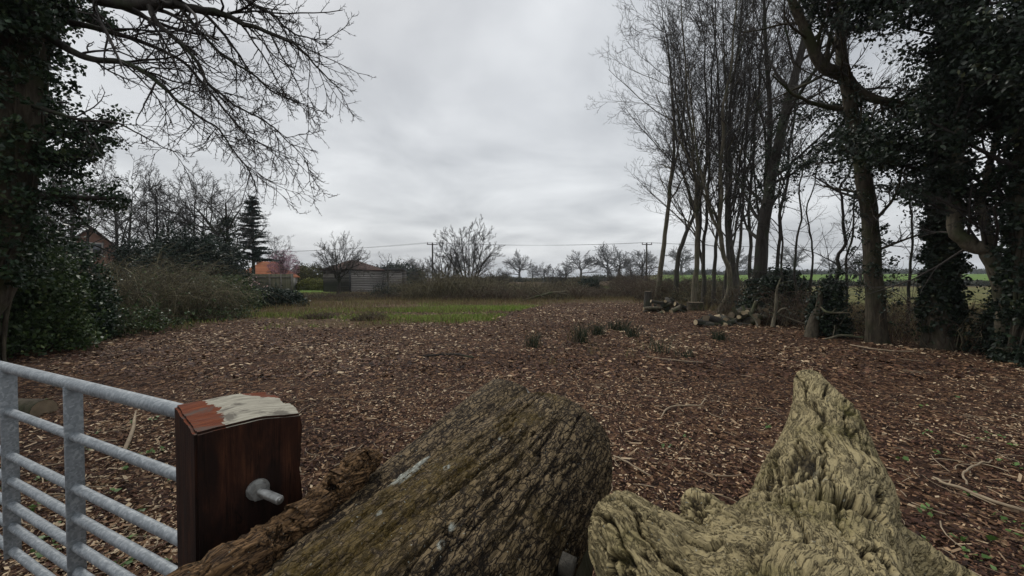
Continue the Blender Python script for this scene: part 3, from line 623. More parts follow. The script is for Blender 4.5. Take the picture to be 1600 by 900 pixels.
# orchard tree before the barn, small gnarled tree, multi-stem tree
ORCH = [dict(k=19, ang=(30, 82), lr=(.95, 1.35), rr=.55, n=8, wig=.12, up=(.02, .05), t0=.42, fall=.25),
        dict(k=13, ang=(25, 60), lr=(.3, .55), rr=.5, n=6, wig=.13, up=(.02, .12), rmin=.014),
        dict(k=8, ang=(25, 65), lr=(.3, .5), rr=.6, n=4, wig=.14, up=(.05, .16), rmin=.011),
        dict(k=3, ang=(25, 65), lr=(.3, .5), rr=.7, n=3, wig=.14, up=(.05, .16), rmin=.009)]
bare_tree('orchard_tree', 'spreading rounded bare orchard tree in front of the timber barn', 'tree', [simple(528, 34, 412, .19, .08)], ORCH, 550, B_dark, B_far)
bare_tree('orchard_tree', 'small gnarled bare tree against the low shed', 'tree', [simple(606, 42, 412, .12)], [dict(l, k=max(2, int(l['k']*.7)), wig=.2, lr=(l['lr'][0]*.62, l['lr'][1]*.62)) for l in ORCH[:3]], 551, B_grey, B_far)
MUL = [dict(k=20, ang=(20, 58), lr=(.25, .5), rr=.42, n=6, wig=.07, up=(.02, .08), t0=.2, fall=.4, rmin=.02),
       dict(k=9, ang=(25, 50), lr=(.3, .5), rr=.5, n=5, wig=.1, up=(.03, .12), rmin=.018),
       dict(k=7, ang=(25, 55), lr=(.35, .6), rr=.5, n=3, wig=.12, up=(.03, .12), rmin=.014)]
bb = gp(733, 48, -.1)
bare_tree('multi_stemmed_tree', 'multi stemmed bare tree fanning up right of the left pole', 'tree',
          [[(bb+Vector((dx*.2, 0, 0)), .10), (bb+Vector((dx*.6, 0, 3.2)), .065), (bb+Vector((dx*1.15, .3*dx, zt)), .015)] for dx, zt in ((-3, 5.6), (-1.9, 6.8), (-.9, 7.2), (0, 7.5), (.8, 7.4), (1.7, 6.6), (2.5, 5.2))], MUL, 552, B_dark, B_far)
bb = gp(700, 54, -.1)
bare_tree('multi_stemmed_tree', 'smaller bushy bare tree beside the left pole', 'tree',
          [[(bb+Vector((dx*.2, 0, 0)), .12), (bb+Vector((dx*.6, 0, 2.2)), .09), (bb+Vector((dx, .3, zt)), .02)] for dx, zt in ((-2.5, 4.2), (-1.2, 5.2), (0, 5.4), (1.2, 5.0))], MUL, 553, B_dark, B_far)
# bramble belt
belt = [(500, 29, 5, .45, 'russet brambles under the orchard tree'), (560, 31, 6, .5, 'dark brambles before the barn wall'), (648, 31, 6, .55, 'russet brambles below the left pole'),
        (705, 30, 6, 1.9, 'tall brown bramble mound under the multi stemmed tree'), (765, 29, 6, .85, 'purple brown bramble tangle right of the multi stemmed tree'),
        (825, 31, 6, 1.0, 'brown bramble tangle holding the bleached fallen branch'), (880, 32, 6, .9, 'bramble tangle below the round distant oak'),
        (940, 36, 6, .8, 'reddish brambles at the end of the mulch track'), (1000, 33, 5, 1.4, 'reddish brambles left of the stump'), (1040, 27, 3, 1.3, 'twiggy brown brambles behind the far log heap')]
for i, (px, d, w, h, lab) in enumerate(belt):
    canes('bramble_patch', lab, 'brambles', px, d, w*1.1, h*1.45, 4, 1300, B_cane if i not in (3, 5) else B_canegreen, 600+i, .009, group='bramble patches along the far edge', leaf=L_farhedge, nl=260, lsize=.08, arch=1.3)
for i, (px, d, w, h, lab) in enumerate([(750, 39, 9, 1.9, 'olive scrub behind the purple brambles'), (850, 42, 10, 1.6, 'olive scrub under the far oaks'), (905, 46, 6, 1.9, 'greenish scrub left of the dark holly bush'),
                                        (1085, 26, 5, 1.7, 'brown undergrowth between the tall trunks'), (1130, 22, 4, 1.5, 'undergrowth behind the near log heap'), (985, 44, 4, 2.3, 'tall reddish thorn bush before the green slope'), (640, 44, 7, 1.2, 'thin scrub beside the low shed')]):
    canes('scrub', lab, 'scrub', px, d, w, h*1.25, 4, 1200, B_canegreen if i != 5 else B_cane, 620+i, .011, group='scrub beyond the brambles', leaf=L_farhedge, nl=300, lsize=.1)
canes('scrub', 'tangled mound swallowing the feet of the multi stemmed tree', 'scrub', 728, 44, 9, 2.7, 4, 1500, B_cane, 628, .011, group='scrub beyond the brambles', leaf=L_farhedge, nl=400, lsize=.1, arch=1.1)
for i, (px, d, top, lab) in enumerate([(775, 46, 425, 'little bare bush right of the multi stemmed tree'), (868, 44, 424, 'thin upright bare saplings before the lone round oak'), (963, 46, 420, 'bare reddish sapling on the edge of the green slope'), (1000, 40, 418, 'bare sapling left of the right hand pole'), (660, 48, 418, 'bare bush left of the left pole')]):
    bare_tree('scrub_tree', lab, 'tree', [simple(px, d, top, .05), simple(px+9, d, top+5, .04, .1), simple(px-8, d, top+8, .04, -.12)], [dict(l, rmin=l.get('rmin', .02)*.8) for l in WAL[:3]], 800+i, B_far, B_far, 'small bare trees in the scrub')
bush('holly_bush', 'small dark round holly in front of the green slope', 'shrub', 921, 44, 2.6, 1.6, 2, 260, 20, L_laurel, 630, .12, 20, rad=.25, lift=.2)
bush('dark_bush', 'dark twiggy bush before the low shed', 'shrub', 600, 31, 2.6, 1.2, 1.8, 120, 12, L_laurel, 631, .08, 120, rad=.22)
# undergrowth on the right: bare tangles and ivy
bush('ivy_bush', 'dark ivy bush behind the near log heap', 'shrub', 1215, 14.6, 2.9, 1.75, 2.0, 800, 22, L_ivyd, 632, .09, 80, rad=.2)
bush('ivy_stump', 'leaning stump buried in ivy left of the forked tree', 'stump', 1296, 10.6, .95, 1.55, .9, 420, 22, L_ivyd, 633, .07, 30, rad=.12)
for i, (px, d, w, h, lab) in enumerate([(1335, 10.9, 2.2, 1.6, 'bare thorny tangle left of the forked ivy trunk'), (1420, 9.9, 2.4, 1.9, 'bare thorny tangle between the forked and the black ivy trunk'),
                                        (1530, 8.6, 2.0, 1.8, 'dark tangle left of the twisted trunk'), (1185, 16.5, 3.4, 1.7, 'twiggy tangle behind the ivy bush'), (1250, 13, 2.2, 1.5, 'bare twigs beside the leaning stump')]):
    canes('thorn_thicket', lab, 'shrub', px, d, w, h, 1.2, 330 if d > 12 else 170, B_cane, 640+i, .006, arch=.9, leaf=L_ivyd, nl=130, lsize=.06, group='thickets along the right tree line')
bush('ivy_thicket', 'black green ivy at the foot of the right edge trees', 'shrub', 1600, 7.9, 1.5, 1.6, 1.0, 420, 22, L_ivyd, 650, .07, 40, rad=.18)

# ------------------------------------------------------------------ distant trees and hedges (copies of three oaks)
OAK = [dict(k=20, ang=(30, 85), lr=(.85, 1.15), rr=.5, n=7, wig=.10, up=(.0, .05), t0=.22, fall=.5),
       dict(k=12, ang=(25, 60), lr=(.35, .6), rr=.5, n=5, wig=.13, up=(0, .06), rmin=.06),
       dict(k=8, ang=(25, 60), lr=(.3, .5), rr=.6, n=4, wig=.15, up=(0, .06), rmin=.05)]
oaks = [(907, 215, 1.0, 'round bare oak standing alone on the skyline'), (950, 225, .92, 'left of the two merged bare oaks right of the lone oak'), (968, 232, .86, 'right of the two merged bare oaks right of the lone oak'),
        (1003, 240, .95, 'bare oak behind the right hand pole'), (884, 250, .62, 'small bare tree tucked left of the lone round oak'), (812, 200, .75, 'bare ash like tree right of the multi stemmed tree'),
        (832, 240, .5, 'small dark bare tree on the skyline between the ash and the low clump'), (850, 240, .6, 'low dark clump tree on the skyline'), (790, 260, .42, 'low tree at the left of the skyline row'),
        (1065, 260, 1.0, 'bare oak seen between the first two tall trunks'), (1150, 300, 1.1, 'bare oak seen through the tall stand'), (1240, 280, 1.15, 'rounded bare oak over the green slope'),
        (1300, 300, .9, 'distant oak right of the rounded one on the slope'), (1345, 90, .42, 'bushy tree on the slope beside the forked trunk'), (1450, 260, 1.1, 'distant oak glimpsed past the black ivy trunk'),
        (985, 300, .8, 'faint distant tree between oaks'), (650, 170, .6, 'bare tree behind the wood by the barn')]
protos = []
for k_ in range(5):
    e = bare_tree('oak', 'x', 'tree', [[(Vector((0, 0, -.3)), .5), (Vector((.2, 0, 3.5)), .42), (Vector((-.2, .2, 6)), .22), (Vector((.1, 0, 8.5)), .06)]], OAK, 700+k_, B_far, B_far, 'bare oaks on the skyline', base=(0, 0, 0))
    protos.append(e)
for i, (px, d, s, lab) in enumerate(oaks):
    e = protos[i] if i < 5 else copytree(protos[i % 5])
    e.location = gp(px, d); s *= 1.5; e.scale = (s*(.95+.35*((i*7) % 5)/5), s*1.1, s*(.85+.3*((i*3) % 4)/4)); e.rotation_euler = (0, 0, i*1.7); e['label'] = lab
def hedge(label, pts, h, w, n, mt, seed, size, name='hedgerow', cat='hedge'):
    o0 = Vector(pts[0]); e = empty(name, o0, label, cat); r = rnd(seed); p = np.array([list(q) for q in pts]); s = r.rand(n)*(len(p)-1); i = np.minimum(s.astype(int), len(p)-2); f = (s-i)[:, None]
    c = p[i]*(1-f)+p[i+1]*f; hh = h*(.75+.5*fbm(np.stack([s*14, s*0, s*0], -1), seed, 3))
    c[:, 1] += (r.rand(n)-.5)*w; c[:, 0] += (r.rand(n)-.5)*w*.5; c[:, 2] = H(c[:, 0], c[:, 1])+hh*r.rand(n)**.8
    V, F, t = clumps(c-np.array(o0), 6, size*1.6, r, size); mk('foliage', V, F, mt, e, rn=t)
    return e
hedge('dark hedge along the foot of the near green field', [gp(1000, 96), gp(1150, 92), gp(1330, 90), (gp(1600, 88))], 1.3, 2, 2600, L_farhedge, 720, .45)
hedge('hedge and woods on top of the green slope', [gp(1030, 345), gp(1200, 335), gp(1400, 330), gp(1650, 330)], 5.0, 8, 3000, L_farhedge, 721, 1.4)
hedge('long low hedge below the skyline oaks', [gp(700, 150), gp(800, 150), gp(900, 155), gp(1000, 160)], 1.9, 3, 2600, L_farhedge, 722, .6)
hedge('dark wood behind the shed', [gp(560, 110), gp(610, 105), gp(660, 100)], 5.4, 6, 1800, L_laurel, 723, .6, 'woodland_belt', 'trees')
hedge('dark garden hedge behind the lawn and barn', [gp(455, 70), gp(520, 70), gp(600, 72)], 2.4, 3, 1500, L_laurel, 724, .4)
hedge('woodland behind the pink cherry', [gp(330, 85), gp(400, 85), gp(470, 88)], 3.4, 5, 1500, L_laurel, 725, .6, 'woodland_belt', 'trees')
hedge('far hedge left of the barn behind the evergreens', [gp(-150, 60), gp(100, 60), gp(330, 62)], 3.0, 5, 2500, L_laurel, 726, .5)
tag(box('hills', (-250, 1500, 10), (1900, 120, 26), plain('distant_hill', (.05, .06, .05), (.07, .08, .06), .01, 1)), kind='structure') if False else None

# ------------------------------------------------------------------ buildings
def boards(name, col1, col2, pitch, dark=(.015, .013, .012), axis='Z', rough=.85):
    M = mat(name); g = G(M); s = g.n('ShaderNodeSeparateXYZ', {0: g.obj()}).outputs[axis]
    fr = g.m('FRACT', g.m('DIVIDE', s, pitch)); idn = g.m('FLOOR', g.m('DIVIDE', s, pitch))
    wn_ = g.n('ShaderNodeTexWhiteNoise', {'W': idn}, noise_dimensions='1D').outputs[0]
    n = g.noise(g.scale(g.obj(), (1.5, 1.5, 12)), 2, 5, .7)
    col = g.ramp(g.m('ADD', g.m('MULTIPLY', wn_, .5), g.m('MULTIPLY', n, .5)), [(.25, col1), (.75, col2)])
    edge = g.ramp(fr, [(.1, 1), (.2, 0)]); col = g.mix(edge, col, dark); g.out(col, rough, fr, .6, .02, .1); return M
M_clad = boards('weathered_boards', (.18, .17, .158), (.5, .475, .44), .2)
M_cladd = boards('shade_toned_boards', (.045, .042, .04), (.13, .12, .11), .2)  # cladding for side walls, with their shade put into a darker board colour
M_tile = boards('red_roof_tiles', (.06, .040, .035), (.125, .078, .065), .14, (.05, .02, .015))
M_tileo = boards('orange_roof_tiles', (.27, .095, .045), (.38, .15, .075), .12, (.16, .05, .025))
M_tileb = boards('brown_roof_tiles', (.06, .04, .032), (.11, .075, .06), .14, (.03, .02, .016))
M_fence = boards('green_grey_boards', (.13, .125, .085), (.20, .19, .13), .12, (.06, .055, .04), 'X')
M_felt = plain('roofing_felt', (.03, .032, .034), (.05, .05, .052), 3)
M_render = plain('pale_render', (.28, .26, .24), (.36, .34, .31), 2)
M_brick = plain('brick_wall', (.16, .09, .07), (.24, .14, .10), 6)
M_glass = plain('window_glass', (.05, .06, .07), (.08, .09, .10), 1, .1, spec=.6)
M_tim = plain('grey_timber', (.12, .11, .09), (.22, .2, .17), 6)
def hip_building(name, label, cat, loc, rz, w, d, hw, hr, wm, wm2, rm, hip=1.2, over=.25, win=()):
    e = empty(name, loc, label, cat); e.rotation_euler = (0, 0, rz)
    box('wall', (0, -d/2+.06, hw/2), (w, .12, hw), wm, e); box('wall', (0, d/2-.06, hw/2), (w, .12, hw), wm2, e)
    box('wall', (-w/2+.06, 0, hw/2), (d-.25, .12, hw), wm2, e, math.pi/2); box('wall', (w/2-.06, 0, hw/2), (d-.25, .12, hw), wm2, e, math.pi/2)
    a, b = w/2+over, d/2+over; q = a-hip
    V = [[-a, -b, hw], [a, -b, hw], [a, b, hw], [-a, b, hw], [-q, 0, hw+hr], [q, 0, hw+hr], [-a, -b, hw-.12], [a, -b, hw-.12], [a, b, hw-.12], [-a, b, hw-.12]]
    F = [[0, 1, 5, 4], [2, 3, 4, 5], [1, 2, 5, 5], [3, 0, 4, 4], [0, 6, 7, 1], [1, 7, 8, 2], [2, 8, 9, 3], [3, 9, 6, 0], [9, 8, 7, 6]]
    me = bpy.data.meshes.new('roof'); me.from_pydata(V, [], [list(dict.fromkeys(f)) for f in F]); link(bpy.data.objects.new('roof', me), e, rm)
    for (x, z, ww, wh) in win:
        fr = box('window', (x, -d/2-.02, z), (ww, .06, wh), M_tim, e); box('pane', (0, -.035, 0), (ww*.8, .02, wh*.8), M_glass, fr)
    return e
# barn: corner toward us at px 543
cn = gp(547, 46); ang = R_(55)
w_, d_ = 4.5, 5.7; ux = Vector((math.cos(ang), math.sin(ang), 0)); uy = Vector((-math.sin(ang), math.cos(ang), 0))
barn = hip_building('barn', 'weathered timber clad barn with a red tiled hipped roof', 'barn', cn+ux*w_/2+uy*d_/2, ang, w_, d_, 2.75, 1.2, M_clad, M_cladd, M_tile, 2.1)
box('corner_post', (-w_/2-.02, -d_/2-.02, 1.37), (.14, .14, 2.74), M_felt, barn)
for k_ in range(12):                # lapped boards that stand proud, on the front wall
    box('board', (.02, -d_/2-.015, .25+k_*.21), (w_-.2-.05*(k_ % 2), .03, .16), M_clad, barn)
shed = empty('shed', gp(612.5, 50), 'lower flat roofed shed of pale boards joined on the right of the barn', 'shed'); shed.rotation_euler = (0, 0, R_(6))
box('wall', (0, 0, 1.3), (2.5, .1, 2.6), M_clad, shed); box('wall', (1.25, 1.6, 1.3), (.1, 3.1, 2.6), M_cladd, shed); box('wall', (-1.25, 1.6, 1.3), (.1, 3.1, 2.6), M_cladd, shed)
box('roof', (0, 1.5, 2.75), (2.7, 3.5, .34), M_felt, shed)
for k_ in range(11): box('board', (0, -.065, .25+k_*.215), (2.45, .03, .15), M_clad, shed)
hip_building('cottage', 'cottage with a bright orange tiled roof behind the board fence', 'house', gp(398, 50)+Vector((0, 3, 0)), R_(8), 5.0, 5.5, 1.9, 2.0, M_render, M_render, M_tileo, 1.9)
ch = box('chimney', (-1.2, 0, 3.8), (.5, .5, .6), M_brick, bpy.data.objects['cottage'])
# gabled house on the left among the bare trees
e = empty('gabled_house', gp(140, 38), 'brown gabled house with a pale window among the bare trees', 'house'); e.rotation_euler = (0, 0, R_(50))
V = [[-2.2, -3, 0], [2.2, -3, 0], [2.2, 3, 0], [-2.2, 3, 0], [-2.2, -3, 3.9], [2.2, -3, 3.9], [2.2, 3, 3.9], [-2.2, 3, 3.9], [0, -3, 6.2], [0, 3, 6.2]]
F = [[0, 1, 5, 8, 4], [3, 7, 9, 6, 2], [0, 4, 7, 3], [1, 2, 6, 5]]
me = bpy.data.meshes.new('wall'); me.from_pydata(V, [], F); link(bpy.data.objects.new('wall', me), e, M_brick)
for s in (-1, 1):
    V = [[0, -3.3, 6.35], [0, 3.3, 6.35], [s*2.6, 3.3, 3.65], [s*2.6, -3.3, 3.65]]; V2 = [[a, b, c-.14] for a, b, c in V]
    me = bpy.data.meshes.new('roof'); me.from_pydata(V+V2, [], [[0, 1, 2, 3], [4, 7, 6, 5], [0, 3, 7, 4], [1, 5, 6, 2], [2, 6, 7, 3]]); link(bpy.data.objects.new('roof', me), e, M_tileb)
wf = box('window', (0, -3.03, 4.3), (1.5, .08, 1.2), M_render, e); box('pane', (-.35, -.05, 0), (.55, .02, .9), M_glass, wf); box('pane', (.35, -.05, 0), (.55, .02, .9), M_glass, wf)
# board fence
e = empty('board_fence', gp(422, 38), 'greenish close boarded garden fence below the orange roof', 'fence'); e.rotation_euler = (0, 0, R_(-3))
box('boards', (0, 0, 1.0), (4.6, .03, 2.05), M_fence, e); box('rail', (0, -.05, 1.72), (4.5, .06, .1), M_tim, e); box('rail', (0, -.05, .5), (4.5, .06, .1), M_tim, e)
for x in (-2.2, 0, 1.15, 2.2): box('post', (x, -.07, 1.0), (.12, .1, 2.1), M_tim, e)
e = empty('rail_fence', gp(655, 50), 'low grey rail fence right of the shed', 'fence')
for x in np.arange(-2.4, 3.2, 1.35): box('post', (x, 0, .5), (.1, .1, 1.15), M_tim, e)
box('rail', (.3, -.07, .95), (5.6, .04, .12), M_tim, e); box('rail', (.3, -.07, .55), (5.6, .04, .12), M_tim, e)
# wire fence on the right
e = empty('wire_fence', gp(1290, 12.2), 'thin wire stock fence strung along the right tree line', 'fence'); eo = np.array(e.location)
fp = [gp(1130, 18), gp(1215, 15.5), gp(1290, 12.8), gp(1370, 10.6), gp(1470, 9.6), gp(1570, 8.4)]
for q in fp:
    V, F = tubes(np.array([[list(q-e.location+Vector((0, 0, -.1))), list(q-e.location+Vector((.01, 0, 1.15)))]]), np.array([[.05, .045]]), 8); mk('post', V, F, B_grey, e)
for z in (.45, .8, 1.08):
    P = np.array([list(q-e.location+Vector((0, 0, z))) for q in fp])[None]; V, F = tubes(P, np.full((1, len(fp)), .003), 4); mk('wire', V, F, M_tim, e)

# ------------------------------------------------------------------ poles and line
M_pole = plain('pole_wood', (.045, .04, .035), (.09, .08, .07), 3); M_por = plain('insulator', (.05, .04, .04), (.08, .07, .07), 3, .3)
tops = []
for px, lab in ((676, 'telegraph pole beside the multi stemmed tree'), (1010, 'telegraph pole beside the pale tree at the left of the stand')):
    b = gp(px, 72); e = empty('utility_pole', b, lab, 'pole', 'overhead line poles')
    zt = 1.5+57/620*72-b.z
    V, F = tubes(np.array([[[0, 0, -.3], [0, 0, zt/2], [0, 0, zt]]]), np.array([[.17, .15, .13]]), 10); mk('shaft', V, F, M_pole, e, True)
    box('crossarm', (0, -.16, zt-.25), (1.9, .12, .14), M_pole, e, R_(6))
    for x in (-.85, .85, 0): 
        V, F = tubes(np.array([[[x, -.16, zt-.2], [x, -.16, zt-.05], [x, -.16, zt+.12]]]), np.array([[.05, .09, .05]]), 8); mk('insulator', V, F, M_por, e)
    tops.append([b+Vector((x, -.16, zt+.1)) for x in (-.85, .85)])
wl = gp(300, 74)+Vector((0, 0, 6.4)); wr = gp(1400, 78)+Vector((0, 0, 8.))
for q in range(2):
    o = tops[0][0] if q == 0 else tops[0][1]; pts = []
    for a, b in ((wl+Vector((q, 0, 0)), tops[0][q]), (tops[0][q], tops[1][q]), (tops[1][q], wr+Vector((q, 0, 0)))):
        for t in np.linspace(0, 1, 14, endpoint=False): pts.append(list(a.lerp(b, t)-Vector((0, 0, .5*4*t*(1-t)))))
    V, F = tubes(np.array(pts)[None], np.full((1, len(pts)), .018), 4)
    tag(mk('power_line', V, F, M_felt), ['thin overhead wire joining the two poles, left strand', 'thin overhead wire joining the two poles, right strand'][q], 'wire', 'overhead wires')

# ------------------------------------------------------------------ log heaps
M_end = plain('cut_wood', (.32, .24, .14), (.52, .42, .27), 9, .8); M_enddk = plain('old_cut_wood', (.12, .09, .06), (.22, .17, .11), 9, .8)
def log(name, p, dirv, L, rr, wood, endm, label, seed, group=None, cat='log', bend=.04):
    dirv = Vector(dirv).normalized(); p = Vector(p); e = empty(name, p, label, cat, group); r = rnd(seed)
    n = 9; t = np.linspace(-.5, .5, n); P = np.array(dirv)[None]*t[:, None]*L+r.randn(1, 3)*bend*L*(.25-t[:, None]**2)
    R = rr*(1+.12*fbm(np.stack([t*5, t*0+seed, t*0], -1), seed, 2))*(1-.12*t)
    V, F = tubes(P[None], R[None], 12); V = V+nrm(V-np.repeat(P, 12, 0))*(rr*.16*fbm(V*6/rr*.12+seed, seed, 3))[:, None]
    mk('bark', V, F, wood, e, True)
    for k_ in (0, -1):
        rim = V[:12] if k_ == 0 else V[-12:]; c = rim.mean(0)
        Vc = np.concatenate([rim*1.0+(rim-c)*-.02, c[None]]); Fc = [[i, (i+1) % 12, 12] for i in range(12)]
        mk('cut_end', Vc, np.array(Fc), endm, e)
    return e
def heap(px0, px1, d, n, seed, where, z1, rr, mats, group):
    r = rnd(seed)
    for i in range(n):
        lay = 0 if i < n*.55 else (1 if i < n*.85 else 2)
        px = px0+(px1-px0)*(r.rand()*(1-.25*lay)+.12*lay); dd = d+(r.rand()-.5)*.9; b = gp(px, dd); R = rr*(.6+.8*r.rand())
        a = r.uniform(-1.7, 1.7); b.z += R+lay*rr*2.0
        w = mats[r.randint(len(mats))]
        t = (px-px0)/(px1-px0); pos = ['at the left end', 'left of centre', 'in the middle', 'right of centre', 'at the right end'][min(4, max(0, int(t*5)))]
        L_ = .28+.42*r.rand(); tl_ = r.uniform(-.5, .5)
        lab = '%s %s %s %s log %s of the %s, %s' % ('short' if L_ < .48 else 'long', 'level' if abs(tl_) < .2 else 'tilted', 'stout' if R > rr*1.1 else 'slim' if R < rr*.8 else 'medium', {B_dark: 'dark', B_grey: 'grey', B_rough: 'brown', B_pale: 'pale'}[w], pos, where, ['bottom', 'midway', 'top'][lay])
        log('log', b, (math.cos(a), math.sin(a), tl_), L_, R, w, M_enddk if r.rand() < .6 else M_end, lab, seed*10+i, group)
heap(1008, 1072, 18.6, 30, 31, 'far heap', .6, .10, [B_dark, B_dark, B_grey, B_rough], 'far log heap')
heap(1096, 1232, 13.4, 52, 32, 'near heap', .6, .082, [B_dark, B_rough, B_grey, B_dark, B_pale], 'near log heap')
log('log', at(1116, 497, 13.3), (1, -.35, .3), .40, .085, M_end, M_end, 'short yellow barkless log on top of the near heap', 1)
log('log', at(1136, 508, 12.9), (1, .1, 0), .24, .085, M_end, M_end, 'stubby pale log lying at the front foot of the near heap', 2)
log('log', at(1106, 509, 13.0), (1, .1, 0), .38, .12, B_grey, M_enddk, 'grey log at the left front corner of the near heap', 3)
log('log', at(1162, 510, 12.9), (1, -.1, 0), .42, .12, B_dark, M_enddk, 'dark round log at the right front of the near heap', 4)
log('log', at(1020, 482, 18), (1, .2, .02), .9, .07, B_pale, M_end, 'long pale log lying at the left end of the far heap', 5)
log('log', at(1030, 491, 17.7), (.5, -1, .5), .6, .08, B_pale, M_end, 'pale log end sloping out of the far heap', 6)
log('log', at(1050, 498, 16.8), (1, 0, 0), .5, .04, B_pale, M_end, 'thin pale billet on the mulch before the far heap', 7)
log('log', at(1056, 483, 18), (1, .6, .4), .7, .10, B_pale, M_end, 'split yellowish log at the right end of the far heap', 8)
log('log', at(22, 640, 4.4), (1, -.15, 0), .75, .13, B_rough, M_enddk, 'brown log lying behind the metal gate', 9)
log('stump', at(1012, 461, 21)-Vector((0, 0, .35)), (.05, 0, 1), 1.1, .2, B_grey, M_enddk, 'broken upright stump at the left foot of the pale slender tree', 10, cat='stump')
log('stump', gp(1086, 19.3)+Vector((0, 0, .15)), (.05, 0, 1), .5, .42, B_rough, M_enddk, 'swollen mossy root mound round the foot of the straight pale trunk', 11, cat='stump')
# branches on and by the heap
def stick(name, pts, label, wood=B_pale, seed=0, tw=0, group=None, cat='branch', sides=6, tl=(.2, .5)):
    o0 = Vector(pts[0][0]); e = smooth_path([(*p, rr) for p, rr in pts], 6, .015, seed); P = e[None, :, :3]-np.array(o0); parts = [tubes(P, e[None, :, 3], sides)]
    if tw:
        L = np.array([np.linalg.norm(np.diff(P[0], axis=0), axis=1).sum()])
        for a, b in grow(P, e[None, :, 3], L, [dict(k=tw, ang=(30, 60), lr=tl, rr=.5, n=5, wig=.12, up=(0, .02))], seed): parts.append(tubes(a, b, 4))
    V, F = join(parts); o = mk(name, V, F, wood, None, True); o.location = o0; return tag(o, label, cat, group)
stick('branch', [(at(1182, 470, 13.2), .05), (at(1170, 495, 13.2), .06), (at(1160, 478, 13.4), .05)], 'forked bleached branch on the near heap', seed=1)
stick('branch', [(at(1145, 480, 13.3), .06), (at(1155, 495, 13.3), .07)], 'stubby upright branch stub on the near heap', seed=2)
stick('branch', [(at(1170, 488, 12.9), .04), (at(1182, 503, 12.7), .035), (at(1186, 516, 12.5), .03)], 'pale stick leaning down the right side of the near heap', seed=3)
stick('branch', [(gp(1208, 12.4), .06), (at(1212, 490, 12.5), .05), (at(1214, 455, 12.6), .035), (at(1220, 435, 12.7), .015)], 'upright Y shaped branch standing right of the near heap', seed=4, tw=2)
stick('branch', [(at(1212, 492, 12.5), .045), (at(1222, 484, 12.4), .04), (at(1230, 482, 12.3), .035)], 'broken side fork leaning on the upright Y branch', seed=5)
stick('branch', [(at(1202, 488, 12.9), .03), (at(1225, 495, 12.6), .028), (at(1258, 506, 12.2), .022)], 'long bleached pole leaning beside the Y branch', seed=6)
stick('branch', [(gp(1290, 9.9), .02), (at(1315, 524, 9.8), .03), (at(1350, 528, 9.6), .022)], 'thin grey branch lying at the foot of the ivy stump', seed=7, tw=3)
stick('branch', [(at(1283, 480, 10.2), .02), (at(1295, 488, 10), .03), (at(1330, 488, 9.9), .016)], 'crooked grey branch jutting from the ivy stump', seed=8, tw=2)
stick('snag', [(gp(1268, 10.4, -.1), .17), (at(1272, 505, 10.5), .13), (at(1280, 480, 10.5), .09), (at(1282, 455, 10.5), .04)], 'splintered brown trunk standing left of the ivy stump', B_rough, 9, cat='stump', sides=10)
stick('branch', [(at(815, 470, 27), .05), (at(860, 458, 27.5), .09), (at(885, 455, 28), .04)], 'bleached fallen branch in the far brambles', seed=10, tw=5)
stick('branch', [(at(850, 466, 27), .04), (at(838, 456, 27), .06), (at(828, 450, 27), .03)], 'second pale fallen limb left of the bleached branch', seed=11, tw=3)
for i, (px, d, lab) in enumerate([(1225, 13.4, 'toppled root ball behind the Y branch')]):
    canes('root_heap', lab, 'brush', px, d, 2.4, .6, 1.0, 300, B_cane, 660+i, .016)
canes('brush_pile', 'low dark brush pile in the grass left of centre', 'brush', 497, 15.6, 1.3, .42, .8, 420, B_cane, 670, .007, arch=1.2)
canes('brush_pile', 'low dark brush pile in the grass nearer the centre', 'brush', 577, 14.8, 1.3, .38, .8, 420, B_cane, 671, .007, arch=1.2)
canes('brush_pile', 'wide grey brush pile at the left edge of the grass', 'brush', 325, 14.6, 1.6, .5, .9, 420, B_cane, 672, .007, arch=1.2)

# ------------------------------------------------------------------ rush tufts and dead weeds on the mulch
def tuft(label, px, py, h, n, seed, mt=L_rush, w=.25, group='rush tufts on the mulch', name='rush_tuft', bw=.012):
    d = 1.5*620/(py-437); b = gp(px, d); e = empty(name, b, label, 'plant', group); r = rnd(seed)
    x = r.randn(n)*w*.35; y = r.randn(n)*w*.35
    blades('blades', x, y, h, bw, r, mt, e, .45, z=x*0); return e
for i, (px, py, h, n, lab) in enumerate([(907, 536, .42, 150, 'tallest dark rush tuft right of centre'), (935, 524, .3, 160, 'dark tuft just behind the tallest one'), (973, 518, .32, 120, 'dark tuft left of the pair by the track'),
        (988, 527, .3, 120, 'rounded dark tuft at the front of the pair by the track'), (833, 543, .32, 90, 'thin dark tuft left of the tallest one'), (958, 516, .25, 90, 'small tuft furthest back on the mulch'),
        (1126, 531, .22, 130, 'low tuft in front of the near log heap'), (1030, 551, .3, 50, 'sparse tuft on the mulch below the far heap'), (1075, 558, .16, 60, 'tiny tuft nearest the viewer on the right'),
        (1262, 497, .3, 60, 'tuft by the long pole at the tree line')]):
    tuft(lab, px, py, h, n, 680+i)
r = rnd(690); q_ = sorted([(r.uniform(800, 1110), r.uniform(508, 575)) for i in range(14)])
ORD = ['first', 'second', 'third', 'fourth', 'fifth', 'sixth', 'seventh']
for i, (px, py) in enumerate(q_):
    tuft('dead brown weed stalks on the mulch right of centre, %s from the %s' % (ORD[min(i, 13-i)], 'left' if i < 7 else 'right'), px, py, .2+.14*r.rand(), 10+int(8*r.rand()), 700+i, L_dry if i % 2 else B_cane, .35, 'dead weed stalks', 'dead_weed', .008)
